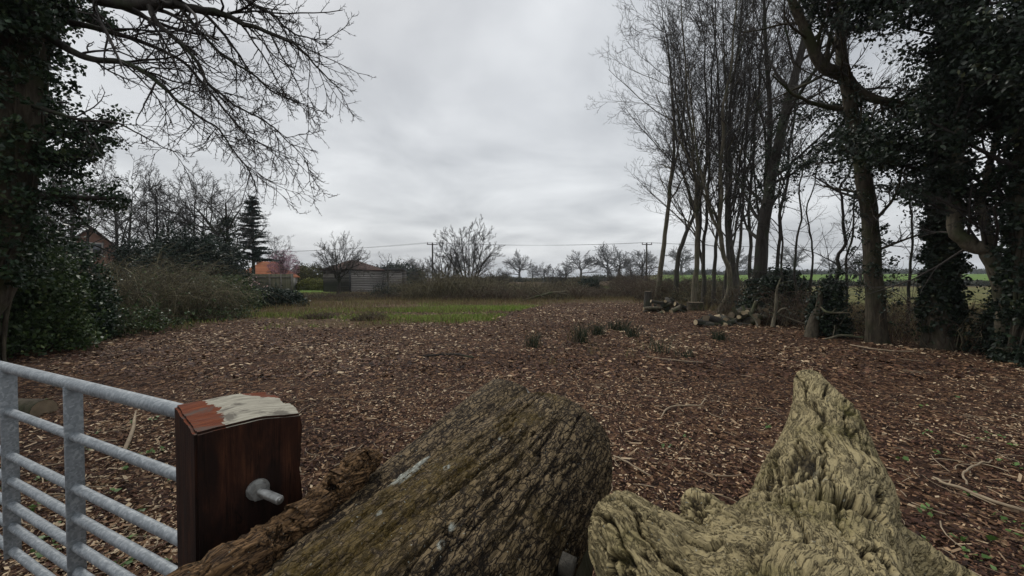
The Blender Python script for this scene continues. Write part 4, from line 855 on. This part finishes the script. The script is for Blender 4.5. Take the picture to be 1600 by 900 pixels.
# small green weeds
def weeds(n, x0, x1, d0, d1, seed, label):
    r = rnd(seed); d = d0+(d1-d0)*r.rand(n)**1.5; px = r.uniform(x0, x1, n); x = (px-800)/620*d; c = np.stack([x, d, H(x, d)+.03], -1)
    c = np.repeat(c, 5, 0)+r.randn(n*5, 3)*np.array([.025, .025, .008]); V, F = leaves(c, .035, r, 2.5, .75)
    tag(mk('weeds', V, F, L_weed, rn=r.rand(len(F))), label, 'weeds', kind='stuff')
weeds(36, 1380, 1650, 1.6, 5, 41, 'small green seedlings sprouting in the mulch on the right'); weeds(45, -50, 280, 2, 5, 42, 'small green leaves in the mulch behind the gate'); weeds(16, 900, 1350, 2.0, 5, 43, 'few green sprouts in the mulch beyond the logs')
# sticks on the ground
def gstick(pix, d_r, label, seed, wood=B_pale, cat='stick'):
    pts = []
    for (px, py), rr in zip(pix, d_r):
        d = 1.5*620/(py-437); pts.append((gp(px, d, .03), rr))
    stick('stick', pts, label, wood, seed, cat=cat)
M_stick = plain('bleached_stick', (.2, .15, .1), (.38, .3, .2), 9)
gstick([(1033, 662), (1045, 645), (1075, 640), (1097, 640), (1104, 627)], [.007, .009, .010, .008, .005], 'thin curling pale twig lying on the mulch between the logs', 20, M_stick)
gstick([(958, 722), (985, 738), (1018, 755)], [.006, .007, .005], 'short straight twig right of the big dark log', 21, M_stick)
gstick([(1462, 756), (1520, 778), (1600, 808), (1680, 830)], [.008, .012, .011, .009], 'long straight stick on the mulch at the lower right', 22, M_stick)
gstick([(1515, 765), (1518, 740), (1545, 730), (1560, 726)], [.006, .007, .006, .004], 'hooked twig above the long straight stick', 23, M_stick)
gstick([(186, 716), (198, 690), (206, 660), (208, 648)], [.016, .017, .012, .006], 'short tan branch lying behind the gate', 24, M_stick)
gstick([(1010, 560), (1060, 566), (1100, 570)], [.008, .01, .006], 'dull stick on the mulch towards the near heap', 25, M_stick)
gstick([(660, 560), (700, 556), (740, 562)], [.02, .025, .012], 'dark rotten stick in the middle of the clearing', 26, B_dark)
gstick([(1330, 520+20), (1380, 548), (1430, 552)], [.012, .015, .01], 'pale stick at the foot of the forked ivy trunk', 27, M_stick)
gstick([(520, 742), (548, 722), (566, 705)], [.005, .006, .004], 'slim twig on the mulch behind the broken log', 28, M_stick)
gstick([(210, 815), (218, 835), (240, 842)], [.004, .005, .004], 'fine pale twig on the mulch between the gate bars', 29, M_stick)
r = rnd(66); Ps = []
for i in range(420):
    d = 1.6*(9/1.6)**r.rand(); x = (r.rand()*2-1)*d*1.3; a = r.rand()*3.14; L = .08+.25*r.rand()**2; t = np.linspace(-.5, .5, 5); cv = r.randn()*.15
    xx = x+np.cos(a)*t*L-np.sin(a)*cv*L*t**2*4; yy = d+np.sin(a)*t*L+np.cos(a)*cv*L*t**2*4
    Ps.append(np.stack([xx, yy, H(xx, yy)+.026], -1))
V, F = tubes(np.array(Ps), (.0015+.003*r.rand(420))[:, None].repeat(5, 1), 4)
tag(mk('litter_twigs', V, F, M_stick), 'thin pale litter twigs strewn over the mulch', 'twigs', kind='stuff')

# ------------------------------------------------------------------ FOREGROUND: gate
M_galv = mat('galvanised_steel'); g = G(M_galv); vo = g.n('ShaderNodeTexVoronoi', {'Vector': g.obj(), 'Scale': 110}); n = g.noise(g.obj(), 22, 6, .7)
sp = g.n('ShaderNodeSeparateColor', {0: vo.outputs['Color']}).outputs[0]
cc = g.ramp(g.m('ADD', g.m('MULTIPLY', sp, .3), g.m('MULTIPLY', n, .7)), [(.3, (.17, .19, .205)), (.5, (.24, .262, .278)), (.7, (.36, .385, .40))])
g.out(cc, g.ramp(n, [(.3, .45), (.7, .7)]), n, .3, .002, .5, .35)
go = Vector((-1.02, 1.24, 0)); gu = Vector((-.907, .421, 0)).normalized()
gate = empty('field_gate', go+Vector((0, 0, hz(go.x, go.y))), 'galvanised tubular metal field gate closing on the wooden post', 'gate')
g0 = gate.location
zs = [1.08, .87, .66, .54, .42, .316, .198]
for i, z in enumerate(zs):
    a = go+gu*-.02; b_ = go+gu*3.2; rr = .0235 if i == 0 else .0175
    n = 24; P = np.array([list(a.lerp(b_, t)-Vector((0, 0, 0))+Vector((0, 0, z))) for t in np.linspace(0, 1, n)])-np.array(g0)
    V, F = tubes(P[None], np.full((1, n), rr), 20); mk('bar', V, F, M_galv, gate, True)
for t in (.82, 1.52, 2.22, 2.98):
    c = go+gu*t; box('stile', (c.x-g0.x, c.y-g0.y, (1.075+.17)/2-g0.z), (.012, .055, .905), M_galv, gate, math.atan2(gu.y, gu.x), .002)
# ------------------------------------------------------------------ post
M_post = mat('gate_post_wood'); g = G(M_post); ob = g.obj()
gr_ = g.m('ADD', g.m('MULTIPLY', g.noise(g.scale(ob, (26, 26, 1.6)), 2.2, 8, .75, 1.2), .6), g.m('MULTIPLY', g.noise(g.scale(ob, (7, 7, 3)), 2.5, 8, .7, .8), .4)); st_ = g.noise(g.scale(ob, (4, 4, 1.5)), 2.5, 6, .65, .5)
pc = g.ramp(gr_, [(.3, (.010, .004, .003)), (.52, (.036, .014, .008)), (.72, (.10, .038, .018))])
pc = g.mix(g.ramp(st_, [(.42, 0), (.58, .85)]), pc, (.010, .006, .005)); ck_ = g.ramp(g.m('ABSOLUTE', g.m('SUBTRACT', g.noise(g.scale(ob, (16, 16, .8)), 1.6, 4, .6, .6), .5)), [(0, 1), (.012, 0)]); pc = g.mix(g.m('MULTIPLY', ck_, .8), pc, (.004, .003, .002))
tp = g.n('ShaderNodeSeparateXYZ', {0: g.n('ShaderNodeNewGeometry').outputs['True Normal']}).outputs[2]
tg = g.noise(g.scale(ob, (5, 34, 1)), 3, 8, .7, .4)
top_c = g.ramp(tg, [(.3, (.16, .145, .115)), (.55, (.33, .31, .25)), (.75, (.47, .45, .37))])
red = g.ramp(tg, [(.3, (.06, .012, .005)), (.55, (.13, .032, .010)), (.75, (.25, .075, .025))])
xs_ = g.n('ShaderNodeSeparateXYZ', {0: ob})
# red wet stain on the left end and the far edge of the top
wx = g.m('ADD', xs_.outputs[0], g.m('MULTIPLY', g.m('SUBTRACT', g.noise(ob, 14, 5, .6), .5), .10)); wy = g.m('ADD', xs_.outputs[1], g.m('MULTIPLY', g.m('SUBTRACT', g.noise(ob, 18, 4), .5), .06))
m1 = g.ramp(wx, [(0, 1), (.002, 0)]); 
ml = g.m('LESS_THAN', wx, -.052); mr = g.m('GREATER_THAN', g.m('ADD', wx, g.m('MULTIPLY', wy, .5)), .118)
top_c = g.mix(g.m('MAXIMUM', ml, mr), top_c, red)
dk = g.ramp(g.noise(ob, 11, 4, .6, .5), [(.52, 0), (.60, .75)]); top_c = g.mix(dk, top_c, (.07, .06, .05))
pc = g.mix(g.ramp(tp, [(.6, 0), (.8, 1)]), pc, top_c)
g.out(pc, .78, gr_, .6, .004, .12)
Lc, Fc_, Rc = Vector((-.983, 1.139, 0)), Vector((-.745, .934, 0)), Vector((-.577, 1.113, 0)); Bc = Lc+Rc-Fc_; pc0 = (Lc+Rc)/2
post = empty('gate_post', pc0, 'thick square dark red brown timber gate post with a pale weathered top', 'post')
ax = (Rc-Fc_).normalized(); ay = (Lc-Fc_).normalized(); wx_, wy_ = (Rc-Fc_).length, (Lc-Fc_).length
def post_mesh():
    nx_, ny_, nz_ = 26, 34, 60; V = []; 
    import bmesh
    bm = bmesh.new(); bmesh.ops.create_cube(bm, size=1)
    for v in bm.verts: v.co = Vector((v.co.x*wx_, v.co.y*wy_, v.co.z*1.28))
    bmesh.ops.bevel(bm, geom=bm.edges[:], offset=.006, segments=2, affect='EDGES')
    bmesh.ops.subdivide_edges(bm, edges=[e for e in bm.edges if e.calc_length() > .1], cuts=30, use_grid_fill=True)
    me = bpy.data.meshes.new('shaft'); bm.to_mesh(me); bm.free(); return me
me = post_mesh(); co = np.empty(len(me.vertices)*3); me.vertices.foreach_get('co', co); co = co.reshape(-1, 3)
nn_ = fbm(co*np.array([30, 30, 2.5]), 4, 3)*.0025+fbm(co*np.array([4, 4, 1.5]), 5, 2)*.004
rad = nrm(co*np.array([1, 1, 0])); co2 = co+rad*nn_[:, None]
top = co[:, 2] > .6; co2[top, 2] += (fbm(co[top]*np.array([9, 40, 1]), 6, 4)*.006)-.004*sm(.0, .10, np.abs(co[top, 0]))
# chipped, worn far right arris and dipping right end
ch_ = sm(.02, .13, co[:, 0])*sm(.45, .64, co[:, 2]); co2[:, 2] -= ch_*.008
wr_ = sm(wx_/2-.02, wx_/2, co[:, 0])*sm(-.2, .64, co[:, 2])*(.006+.016*fbm(co*np.array([14, 14, 9]), 9, 4)); co2[:, 0] -= wr_
me.vertices.foreach_set('co', co2.ravel().astype(np.float32)); me.update(); me.polygons.foreach_set('use_smooth', np.ones(len(me.polygons), bool)); me.set_sharp_from_angle(angle=R_(25))
sh = link(bpy.data.objects.new('shaft', me), post, M_post); sh.location = (0, 0, 1.14-.64); sh.rotation_euler = (0, 0, math.atan2(ax.y, ax.x))
# bolt, nut and washer
bp = Vector((-.662, 1.022, .955))-pc0; nd = Vector((.729, -.684, 0)); bdv = Vector((.90, -.43, -.05)).normalized()
M_bolt = plain('zinc_bolt', (.22, .22, .21), (.48, .48, .46), 60, .4, .7, .5, bd=.001)
def cyl(name, a, b, rr, n, mt, par, smooth=False, taper=None):
    P = np.array([list(a), list(a.lerp(b, .5)), list(b)])[None]; V, F = tubes(P, np.array([[rr, rr, rr]]), n); c0, c1 = np.array(a), np.array(b); k = len(V)
    V = np.concatenate([V, c0[None], c1[None]]); F = list(map(list, F))+[[i, k, (i+1) % n, (i+1) % n] for i in range(n)]+[[2*n+i, 2*n+(i+1) % n, k+1, k+1] for i in range(n)]
    me = bpy.data.meshes.new(name); me.from_pydata([tuple(v) for v in V], [], [list(dict.fromkeys(f)) for f in F]); return link(bpy.data.objects.new(name, me), par, mt)
cyl('washer', bp-nd*.004, bp+nd*.004, .027, 28, M_bolt, post); nut = cyl('nut', bp+nd*.004, bp+nd*.024, .0225, 6, M_bolt, post)
tt = np.linspace(0, 1, 90); P = np.array(bp)[None]+np.array(nd)[None]*.015+np.array(bdv)[None]*tt[:, None]*.082
Rr = .0106+.0009*np.sin(tt*.082/.0028*2*math.pi); Rr[-3:] = [.0102, .0105, .0095]
P = np.concatenate([P, P[-1:]+np.array(bdv)*.0003, P[-1:]-np.array(bdv)*.004, P[-1:]-np.array(bdv)*.004]); Rr = np.concatenate([Rr, [.005, .0045, .0001]])
V, F = tubes(P[None], Rr[None], 20); mk('bolt', V, F, M_bolt, post, True)

# ------------------------------------------------------------------ foreground logs
def log_mat(name, lo, mid, hi, moss, mossamt, lich=(.50, .52, .45), st=9, sc=14, net=0):
    M = mat(name); g = G(M); ob = g.obj(); h = g.attr('hgt'); gv = g.n('ShaderNodeAttribute', attribute_name='gr').outputs['Vector']
    n = g.noise(g.scale(gv, (1, st, st)), sc, 8, .66, .5); n2 = g.noise(ob, 7, 5, .6)
    nf_ = g.m('ABSOLUTE', g.m('SUBTRACT', g.noise(g.scale(gv, (1, 7, 7)), 10, 7, .7, .7), .5)); crack = g.ramp(nf_, [(.0, 0), (.03, 1)])
    vr = g.n('ShaderNodeTexVoronoi', {'Vector': g.scale(gv, (1, 4, 4)), 'Scale': 15}, feature='DISTANCE_TO_EDGE').outputs['Distance']; crk2 = g.ramp(g.n('ShaderNodeTexVoronoi', {'Vector': g.mix(.06, g.scale(gv, (1, 2.3, 2.3)), g.n('ShaderNodeTexNoise', {'Vector': gv, 'Scale': 26, 'Detail': 4}).outputs['Color']), 'Scale': 30}, feature='DISTANCE_TO_EDGE').outputs['Distance'], [(.0, 1-net), (.10, 1)])
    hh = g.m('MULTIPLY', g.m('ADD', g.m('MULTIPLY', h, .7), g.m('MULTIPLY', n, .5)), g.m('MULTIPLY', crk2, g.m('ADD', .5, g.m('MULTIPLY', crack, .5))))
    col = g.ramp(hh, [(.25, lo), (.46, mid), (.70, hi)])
    col = g.mix(g.ramp(n2, [(.42, 0), (.66, .35)]), col, mid, 'MIX')
    ma = g.m('MULTIPLY', g.attr('moss'), g.ramp(g.noise(ob, 38, 5, .7), [(.36, 0), (.52, 1)])); mossc = g.ramp(g.noise(ob, 90, 4, .7), [(.3, tuple(q*.35 for q in moss)), (.7, moss)])
    col = g.mix(g.m('MULTIPLY', ma, mossamt), col, mossc)
    la = g.m('MULTIPLY', g.attr('lichen'), g.ramp(g.noise(ob, 46, 6, .75), [(.40, 0), (.47, 1)])); col = g.mix(la, col, g.ramp(n, [(.3, tuple(q*.55 for q in lich)), (.6, lich)]))
    sp = g.ramp(g.noise(ob, 130, 2, .5), [(.70, 0), (.74, .7)]); col = g.mix(sp, col, tuple(q*.75 for q in lich))
    g.out(col, .8, g.m('ADD', g.m('MULTIPLY', hh, 1.6), g.m('MULTIPLY', ma, g.noise(ob, 160, 3))), 1., .008, .25); return M
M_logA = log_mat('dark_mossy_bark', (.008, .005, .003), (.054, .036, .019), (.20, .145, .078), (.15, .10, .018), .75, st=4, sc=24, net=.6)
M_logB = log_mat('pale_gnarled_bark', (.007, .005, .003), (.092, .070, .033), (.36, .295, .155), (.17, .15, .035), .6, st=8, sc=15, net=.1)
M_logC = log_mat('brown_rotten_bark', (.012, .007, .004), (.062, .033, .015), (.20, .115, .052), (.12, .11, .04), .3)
M_fresh = plain('sawn_grey_end', (.26, .25, .23), (.38, .37, .34), 30, .8, st=(1, 1, 1))
M_brk = bark('broken_wood', (.05, .03, .018), (.28, .18, .10), None, 6, (8, 8, 1), .01)

# Log A: two fused stems
near, far = np.array([-.66, .26, .60]), np.array([.175, 1.66, .855])
ax_ = far-near; LA = np.linalg.norm(ax_); ax_ = ax_/LA; sd_ = nrm(np.cross(ax_, [0, 0, 1.])); up_ = np.cross(sd_, ax_)
nu, nt_ = 420, 460
u = np.linspace(0, 1, nu)[:, None]; th = (np.arange(nt_)/nt_*2*math.pi)[None, :]
def lobe(th, cx, cy, r_):      # distance from the origin to a circle along direction th
    a = cx*np.cos(th)+cy*np.sin(th); disc = a*a-(cx*cx+cy*cy-r_*r_); return np.where(disc > 0, a+np.sqrt(np.maximum(disc, 0)), 0)
tap = 1.16-.16*u
r1 = lobe(th, .045, -.004, .247)*tap; r2 = lobe(th+0*u, -.085-.115*u, .02+.052*u, .120+.025*u)*tap
k_ = .004; rr = np.log(np.exp(r1/k_)+np.exp(r2/k_))*k_
endA = sm(1.0, .90, u-0*th); rr = rr*(1-.12*(1-endA)*(r1 > r2))
base = near[None, None]+ax_*(u*LA)[..., None]*np.ones((1, nt_, 1))
dirv = np.cos(th)[..., None]*sd_+np.sin(th)[..., None]*up_
wv = np.stack([u*LA*1.7+0*th, rr*np.cos(th)*19, rr*np.sin(th)*19], -1)
warp = fbm(wv*np.array([1.5, .6, .6]), 61, 3)
bk = 1-np.abs(fbm(wv*1.3+warp[..., None]*.8, 62, 5, .6)); bk = 1-sm(.86, 1.0, bk); fine = fbm(np.stack([u*LA*24+0*th, rr*np.cos(th)*60, rr*np.sin(th)*60], -1), 63, 4)
w1_, w2_, _ = worley(np.stack([u*LA*11+0*th, rr*np.cos(th)*46, rr*np.sin(th)*46], -1)+fbm(wv*3, 67, 3)[..., None]*1.3, 64)
crk = sm(0, .12, w2_-w1_)
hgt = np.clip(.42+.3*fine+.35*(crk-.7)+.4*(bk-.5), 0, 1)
big = fbm(wv*np.array([.7, .25, .25]), 65, 2)
disp = (.0035*(crk-.6)+.012*(bk-.6)+.003*fine)*sm(1.0, .97, u)+.014*big
# short branch scar (dark hole) and scars
rr = rr+disp
lob2 = (r2 > r1)
LAx = u*LA+0*th+np.where(lob2, .075-.9*(rr*np.sin(th)-.10), 0)*sm(.9, 1, u) - np.where(~lob2, .035*(1-np.cos(th*2+1))*sm(.9, 1, u), 0)
V = near[None, None]+ax_*LAx[..., None]+dirv*rr[..., None]
pts = V.reshape(-1, 3)
def spot(P, c, s, seed, anis=None):
    D = (P-np.array(c))/np.array(s); return np.clip(1.25-np.sqrt((D**2).sum(-1))+.55*fbm(P*26, seed, 3), 0, 1)
idx = (np.arange(nu-1)[:, None]*nt_+np.arange(nt_)[None]).ravel(); idx2 = (np.arange(nu-1)[:, None]*nt_+(np.arange(nt_)[None]+1) % nt_).ravel()
F = np.stack([idx, idx2, idx2+nt_, idx+nt_], -1)
TH = (th+0*u).ravel(); UU = (u+0*th).ravel()
lich = np.zeros(len(pts))
def onA(uu, tt): return V[int(uu*(nu-1)), int((tt % (2*math.pi))/(2*math.pi)*nt_)]
for uu, tt, s, sd in ((.56, 1.95, .034, 1), (.60, 1.95, .018, 5), (.40, 1.93, .02, 2), (.37, 1.95, .018, 3), (.34, 1.97, .022, 4), (.31, 1.9, .014, 6), (.58, 1.45, .012, 7), (.46, 1.55, .010, 8), (.70, 1.3, .010, 9), (.50, 1.0, .013, 10), (.47, .98, .012, 11)):
    c = onA(uu, tt); s = s if sd in (1, 5) else s*.6; lich = np.maximum(lich, sm(0, .5, spot(pts, c, (s*1.1, s*1.6, s), 70+sd)))
lich = np.maximum(lich, .9*sm(.62, .95, fbm(pts*14, 81, 3)+.0)*(UU < .7))
moss = np.clip(sm(-.1, .45, fbm(pts*4.2, 83, 3)+.35*sm(.62, .25, UU))*sm(.9, 1.3, TH)*sm(2.3, 1.9, TH)+.5*sm(.1, .5, fbm(pts*6, 84, 3))*(TH < 2), 0, 1)
la = empty('dark_log', tuple(near+ax_*LA*.5), 'thick dark bark log with a moss streaked fluted back, in the middle of the foreground', 'log'); lo_ = near+ax_*LA*.5
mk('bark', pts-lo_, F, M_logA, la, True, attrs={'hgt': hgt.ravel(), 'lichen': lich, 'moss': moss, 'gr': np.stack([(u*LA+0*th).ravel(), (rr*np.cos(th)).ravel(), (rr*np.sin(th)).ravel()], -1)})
for e_, nm in ((nu-1, 'cut_end'), (0, 'cut_end')):
    rim = V[e_]; c = rim.mean(0); Vc = [rim]; 
    for q in (.8, .5, .2): Vc.append(c+(rim-c)*q+ax_*(.006 if e_ else -.006)+ax_*(.004*fbm(rim*40*q, 5, 2))[:, None])
    Vc = np.concatenate(Vc+[c[None]+ax_*.006]); Fc = []
    for ring_ in range(3):
        a = np.arange(nt_)+ring_*nt_; b = (np.arange(nt_)+1) % nt_+ring_*nt_; Fc.append(np.stack([a, b, b+nt_, a+nt_], -1))
    o = mk(nm, Vc-lo_, np.concatenate(Fc), M_fresh, la)

# Log B: gnarled fork, voxel-fused cones and displaced bark
def cone_pts(segs, name):
    import bmesh
    bm = bmesh.new()
    for (a, ra, b, rb) in segs:
        a, b = Vector(a), Vector(b); n = max(2, int((b-a).length/.035))
        for i in range(n+1):
            t = i/n; r0 = ra+(rb-ra)*t; c = a.lerp(b, t)
            bmesh.ops.create_icosphere(bm, subdivisions=3, radius=r0, matrix=Matrix.Translation(c) @ Matrix.Rotation(i*1.3, 4, 'X'))
    me = bpy.data.meshes.new(name); bm.to_mesh(me); bm.free(); o = bpy.data.objects.new(name, me); C.objects.link(o)
    rm = o.modifiers.new('r', 'REMESH'); rm.mode = 'VOXEL'; rm.voxel_size = .0045
    s_ = o.modifiers.new('s', 'SMOOTH'); s_.iterations = 22; s_.factor = .6
    dg = bpy.context.evaluated_depsgraph_get(); dg.update(); ev = o.evaluated_get(dg); me2 = bpy.data.meshes.new_from_object(ev)
    bpy.data.objects.remove(o, do_unlink=True); return me2
segsB = [((.22, .18, .62), .34, (.50, .72, .70), .29), ((.50, .72, .70), .275, (.88, 1.13, .70), .205), ((.88, 1.13, .70), .205, (1.17, 1.46, .745), .185), ((1.17, 1.46, .745), .185, (1.345, 1.70, .90), .115), ((1.345, 1.70, .90), .11, (1.41, 1.87, 1.015), .056),
         ((.45, .74, .74), .20, (.285, .94, .875), .105), ((.52, .86, .80), .14, (.50, 1.05, .895), .036), ((1.12, 1.2, .66), .12, (1.30, 1.02, .60), .06)]
me = cone_pts(segsB, 'bark'); nv = len(me.vertices); co = np.empty(nv*3); me.vertices.foreach_get('co', co); co = co.reshape(-1, 3); no = np.empty(nv*3); me.vertices.foreach_get('normal', no); no = no.reshape(-1, 3)
def barkB(co, ax, sd):
    ax = nrm(np.array(ax)); s1 = nrm(np.cross(ax, [0, 0, 1.])); s2 = np.cross(s1, ax); Q = np.stack([co@ax, co@s1, co@s2], -1)
    wp = np.stack([fbm(Q*4.5, sd, 3), fbm(Q*4.5+9, sd+1, 3), fbm(Q*4.5+19, sd+2, 3)], -1); Qw = Q+wp*np.array([.05, .035, .035])
    w1_, w2_, ic = worley(Qw*np.array([5.5, 22, 22])+fbm(Q*11, 88, 3)[:, None]*.35, 94); crk = sm(.01, .12, w2_-w1_)
    nf = np.abs(fbm(Qw*np.array([1.7, 12, 12]), 95, 5, .5)); fur = sm(.004, .075, nf)       # long meandering furrows
    led = Qw[:, 0]*13+fbm(Qw*np.array([3, 12, 12]), 87, 4)*3.2; led = led-np.floor(led); led = led*sm(1, .9, led)  # flaky transverse ledges
    fine = fbm(Q*np.array([12, 95, 95]), 97, 4, .6)
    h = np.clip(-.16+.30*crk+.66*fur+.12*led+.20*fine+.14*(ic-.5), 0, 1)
    return h, .0055*(crk-.8)+.024*(fur-.75)+.0065*(led-.4)+.003*(ic-.5)+.0022*fine, Qw
hB, disp, Qw = barkB(co, (.60, .78, .10), 91); h2, d2, Q2 = barkB(co, (-.55, .72, .42), 191)
A_, B_ = np.array([.52, .74, .80]), np.array([.29, .94, .90]); tt = np.clip(((co-A_)@(B_-A_))/((B_-A_)@(B_-A_)), 0, 1.3); dd_ = np.linalg.norm(co-(A_+tt[:, None]*(B_-A_)), axis=1)
wS = sm(.25, .15, dd_)*sm(0, .5, tt); hB = hB*(1-wS)+h2*wS; disp = disp*(1-wS)+d2*wS; Qw = np.where((wS > .5)[:, None], Q2, Qw)
disp = disp+.022*fbm(co*5.5, 98, 2)
tipf = sm(1.25, 1.6, co@nrm(np.array([.6, .8, 0]))*.8); disp = disp*(1-.45*tipf)
# hollow knot on the right flank
kc = np.array([.86, 1.03, .905]); dk_ = np.sqrt((((co-kc)/np.array([.075, .05, .06]))**2).sum(-1)); disp = disp-.075*np.exp(-(dk_*1.0)**2)+.018*np.exp(-((dk_-1.5)/.45)**2)
co = co+no*disp[:, None]
me.vertices.foreach_set('co', co.ravel().astype(np.float32)); me.update(); me.polygons.foreach_set('use_smooth', np.ones(len(me.polygons), bool))
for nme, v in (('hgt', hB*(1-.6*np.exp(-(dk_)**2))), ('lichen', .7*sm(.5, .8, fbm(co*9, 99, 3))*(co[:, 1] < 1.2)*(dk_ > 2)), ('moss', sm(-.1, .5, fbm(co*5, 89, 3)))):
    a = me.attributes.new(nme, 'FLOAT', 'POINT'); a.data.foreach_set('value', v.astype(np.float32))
a = me.attributes.new('gr', 'FLOAT_VECTOR', 'POINT'); a.data.foreach_set('vector', Qw.astype(np.float32).ravel())
lb = empty('pale_log', (.8, 1.1, .7), 'gnarled pale yellowish log tapering to a broken tip on the right of the foreground', 'log')
o = link(bpy.data.objects.new('bark', me), lb, M_logB); o.location = (-.8, -1.1, -.7)
# splintered tip
r = rnd(12); Ps = []
tip = np.array([1.41, 1.88, 1.02])-np.array(lb.location)
for q in range(26):
    a = r.rand()*6.28; st = tip+np.array([math.cos(a)*.03, math.sin(a)*.02, -.02*r.rand()]); L = .02+.05*r.rand(); dv = nrm(np.array([.25, .35, .8])+r.randn(3)*.15); Ps.append(np.stack([st-dv*.02, st+dv*L*.5, st+dv*L]))
V, F = tubes(np.array(Ps), np.tile(np.array([[.008, .006, .001]]), (26, 1)), 5); mk('splinters', V, F, M_end, lb)

# Log C: thin brown rotten log
pc_ = smooth_path([(-.82, .54, .84, .056), (*at(330, 915, .80), .050), (*at(428, 851, .92), .048), (*at(495, 797, 1.01), .047), (*at(538, 755, 1.07), .046), (*at(562, 730, 1.11), .043), (*at(575, 717, 1.14), .022)], 40, .012, 5)
P = pc_[:, :3]; Rr = pc_[:, 3]; na = 90; V, F = tubes(P[None], Rr[None], na); cen = np.repeat(P, na, 0); nn_ = nrm(V-cen)
axC = nrm(P[-1]-P[0]); s1 = nrm(np.cross(axC, [0, 0, 1.])); s2 = np.cross(s1, axC); Q = np.stack([V@axC, V@s1, V@s2], -1)
w1_, w2_, ic = worley(Q*np.array([22, 60, 60])+fbm(Q*12, 3, 2)[:, None]*.7, 33); ck = sm(0, .3, w2_-w1_); fn = fbm(Q*np.array([14, 70, 70]), 34, 4)
V2 = V+nn_*(.006*(ck-.6)+.005*fn+.010*fbm(Q*9, 35, 2))[:, None]
endm = sm(len(P)*na*.86, len(P)*na*.99, np.arange(len(V))); V2 = V2+axC*(endm*.03*fbm(Q*28, 36, 2))[:, None]
lc = empty('broken_log', tuple(P[len(P)//2]), 'slim brown rotten log with a broken end propped against the gate post', 'log')
li = np.zeros(len(V2))
for c, s in ((V2[int(len(P)*.40)*na+int(na*.35)], .035), (V2[int(len(P)*.5)*na+int(na*.35)], .03), (V2[int(len(P)*.33)*na+int(na*.4)], .03)): li = np.maximum(li, sm(0, .5, spot(V2, c, (s, s, s), 90)))
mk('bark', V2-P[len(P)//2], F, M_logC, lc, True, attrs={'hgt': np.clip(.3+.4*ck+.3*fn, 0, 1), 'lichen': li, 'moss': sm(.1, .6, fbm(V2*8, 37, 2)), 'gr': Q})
# logs underneath that carry the foreground ones
def under(p, dv, L, rr, lab, seed, nm='log'): return log(nm, p, dv, L, rr, B_rough, M_enddk, lab, seed, cat='log')
under((-.15, 1.0, .33), (.45, 1, .05), 1.7, .22, 'dark log lying underneath the thick mossy log', 21)
under((.72, 1.0, .24), (.6, 1, .03), 1.9, .23, 'dark log lying underneath the pale gnarled log', 22)
0 and under((.28, 1.0, .40), (.4, 1, .06), 1.3, .10, 'thin dark log wedged in the gap between the two big logs', 23)
under((-.55, .85, .62), (.5, 1, .12), 1.1, .14, 'dark log under the slim brown rotten one', 24)
o = box('bark_slab', (.132, .94, .80), (.035, .03, .10), B_grey, None); o.rotation_euler = (.5, .2, -.4); tag(o, 'small grey broken slab stuck in the gap between the two big logs', 'wood piece')

# ------------------------------------------------------------------ thin air haze
me = bpy.data.meshes.new('haze'); x0, x1, y0, y1, z0, z1 = -2600, 2600, -1600, 3100, -12, 40
me.from_pydata([(x, y, z) for z in (z0, z1) for y in (y0, y1) for x in (x0, x1)], [], [(0, 2, 3, 1), (4, 5, 7, 6), (0, 1, 5, 4), (2, 6, 7, 3), (0, 4, 6, 2), (1, 3, 7, 5)])
hzm = bpy.data.materials.new('haze_air'); hzm.use_nodes = True; t_ = hzm.node_tree; t_.nodes.clear()
pv = t_.nodes.new('ShaderNodeVolumePrincipled'); pv.inputs['Color'].default_value = (.82, .88, .95, 1); pv.inputs['Density'].default_value = .00035
ot = t_.nodes.new('ShaderNodeOutputMaterial'); t_.links.new(pv.outputs[0], ot.inputs['Volume'])
o = bpy.data.objects.new('haze', me); link(o, None, hzm); o['kind'] = 'stuff'; o['label'] = 'thin pale haze softening the distant trees and hedges'

# tell apart the few heap logs that would read alike
seen_ = {}
for o in [q for q in C.objects if q.get('group') in ('near log heap', 'far log heap')]: seen_.setdefault(o['label'], []).append(o)
for lab_, os_ in seen_.items():
    if len(os_) > 1:
        for q, o in enumerate(sorted(os_, key=lambda t: t.location.x)): o['label'] = lab_+(', left one' if q == 0 else ', right one')
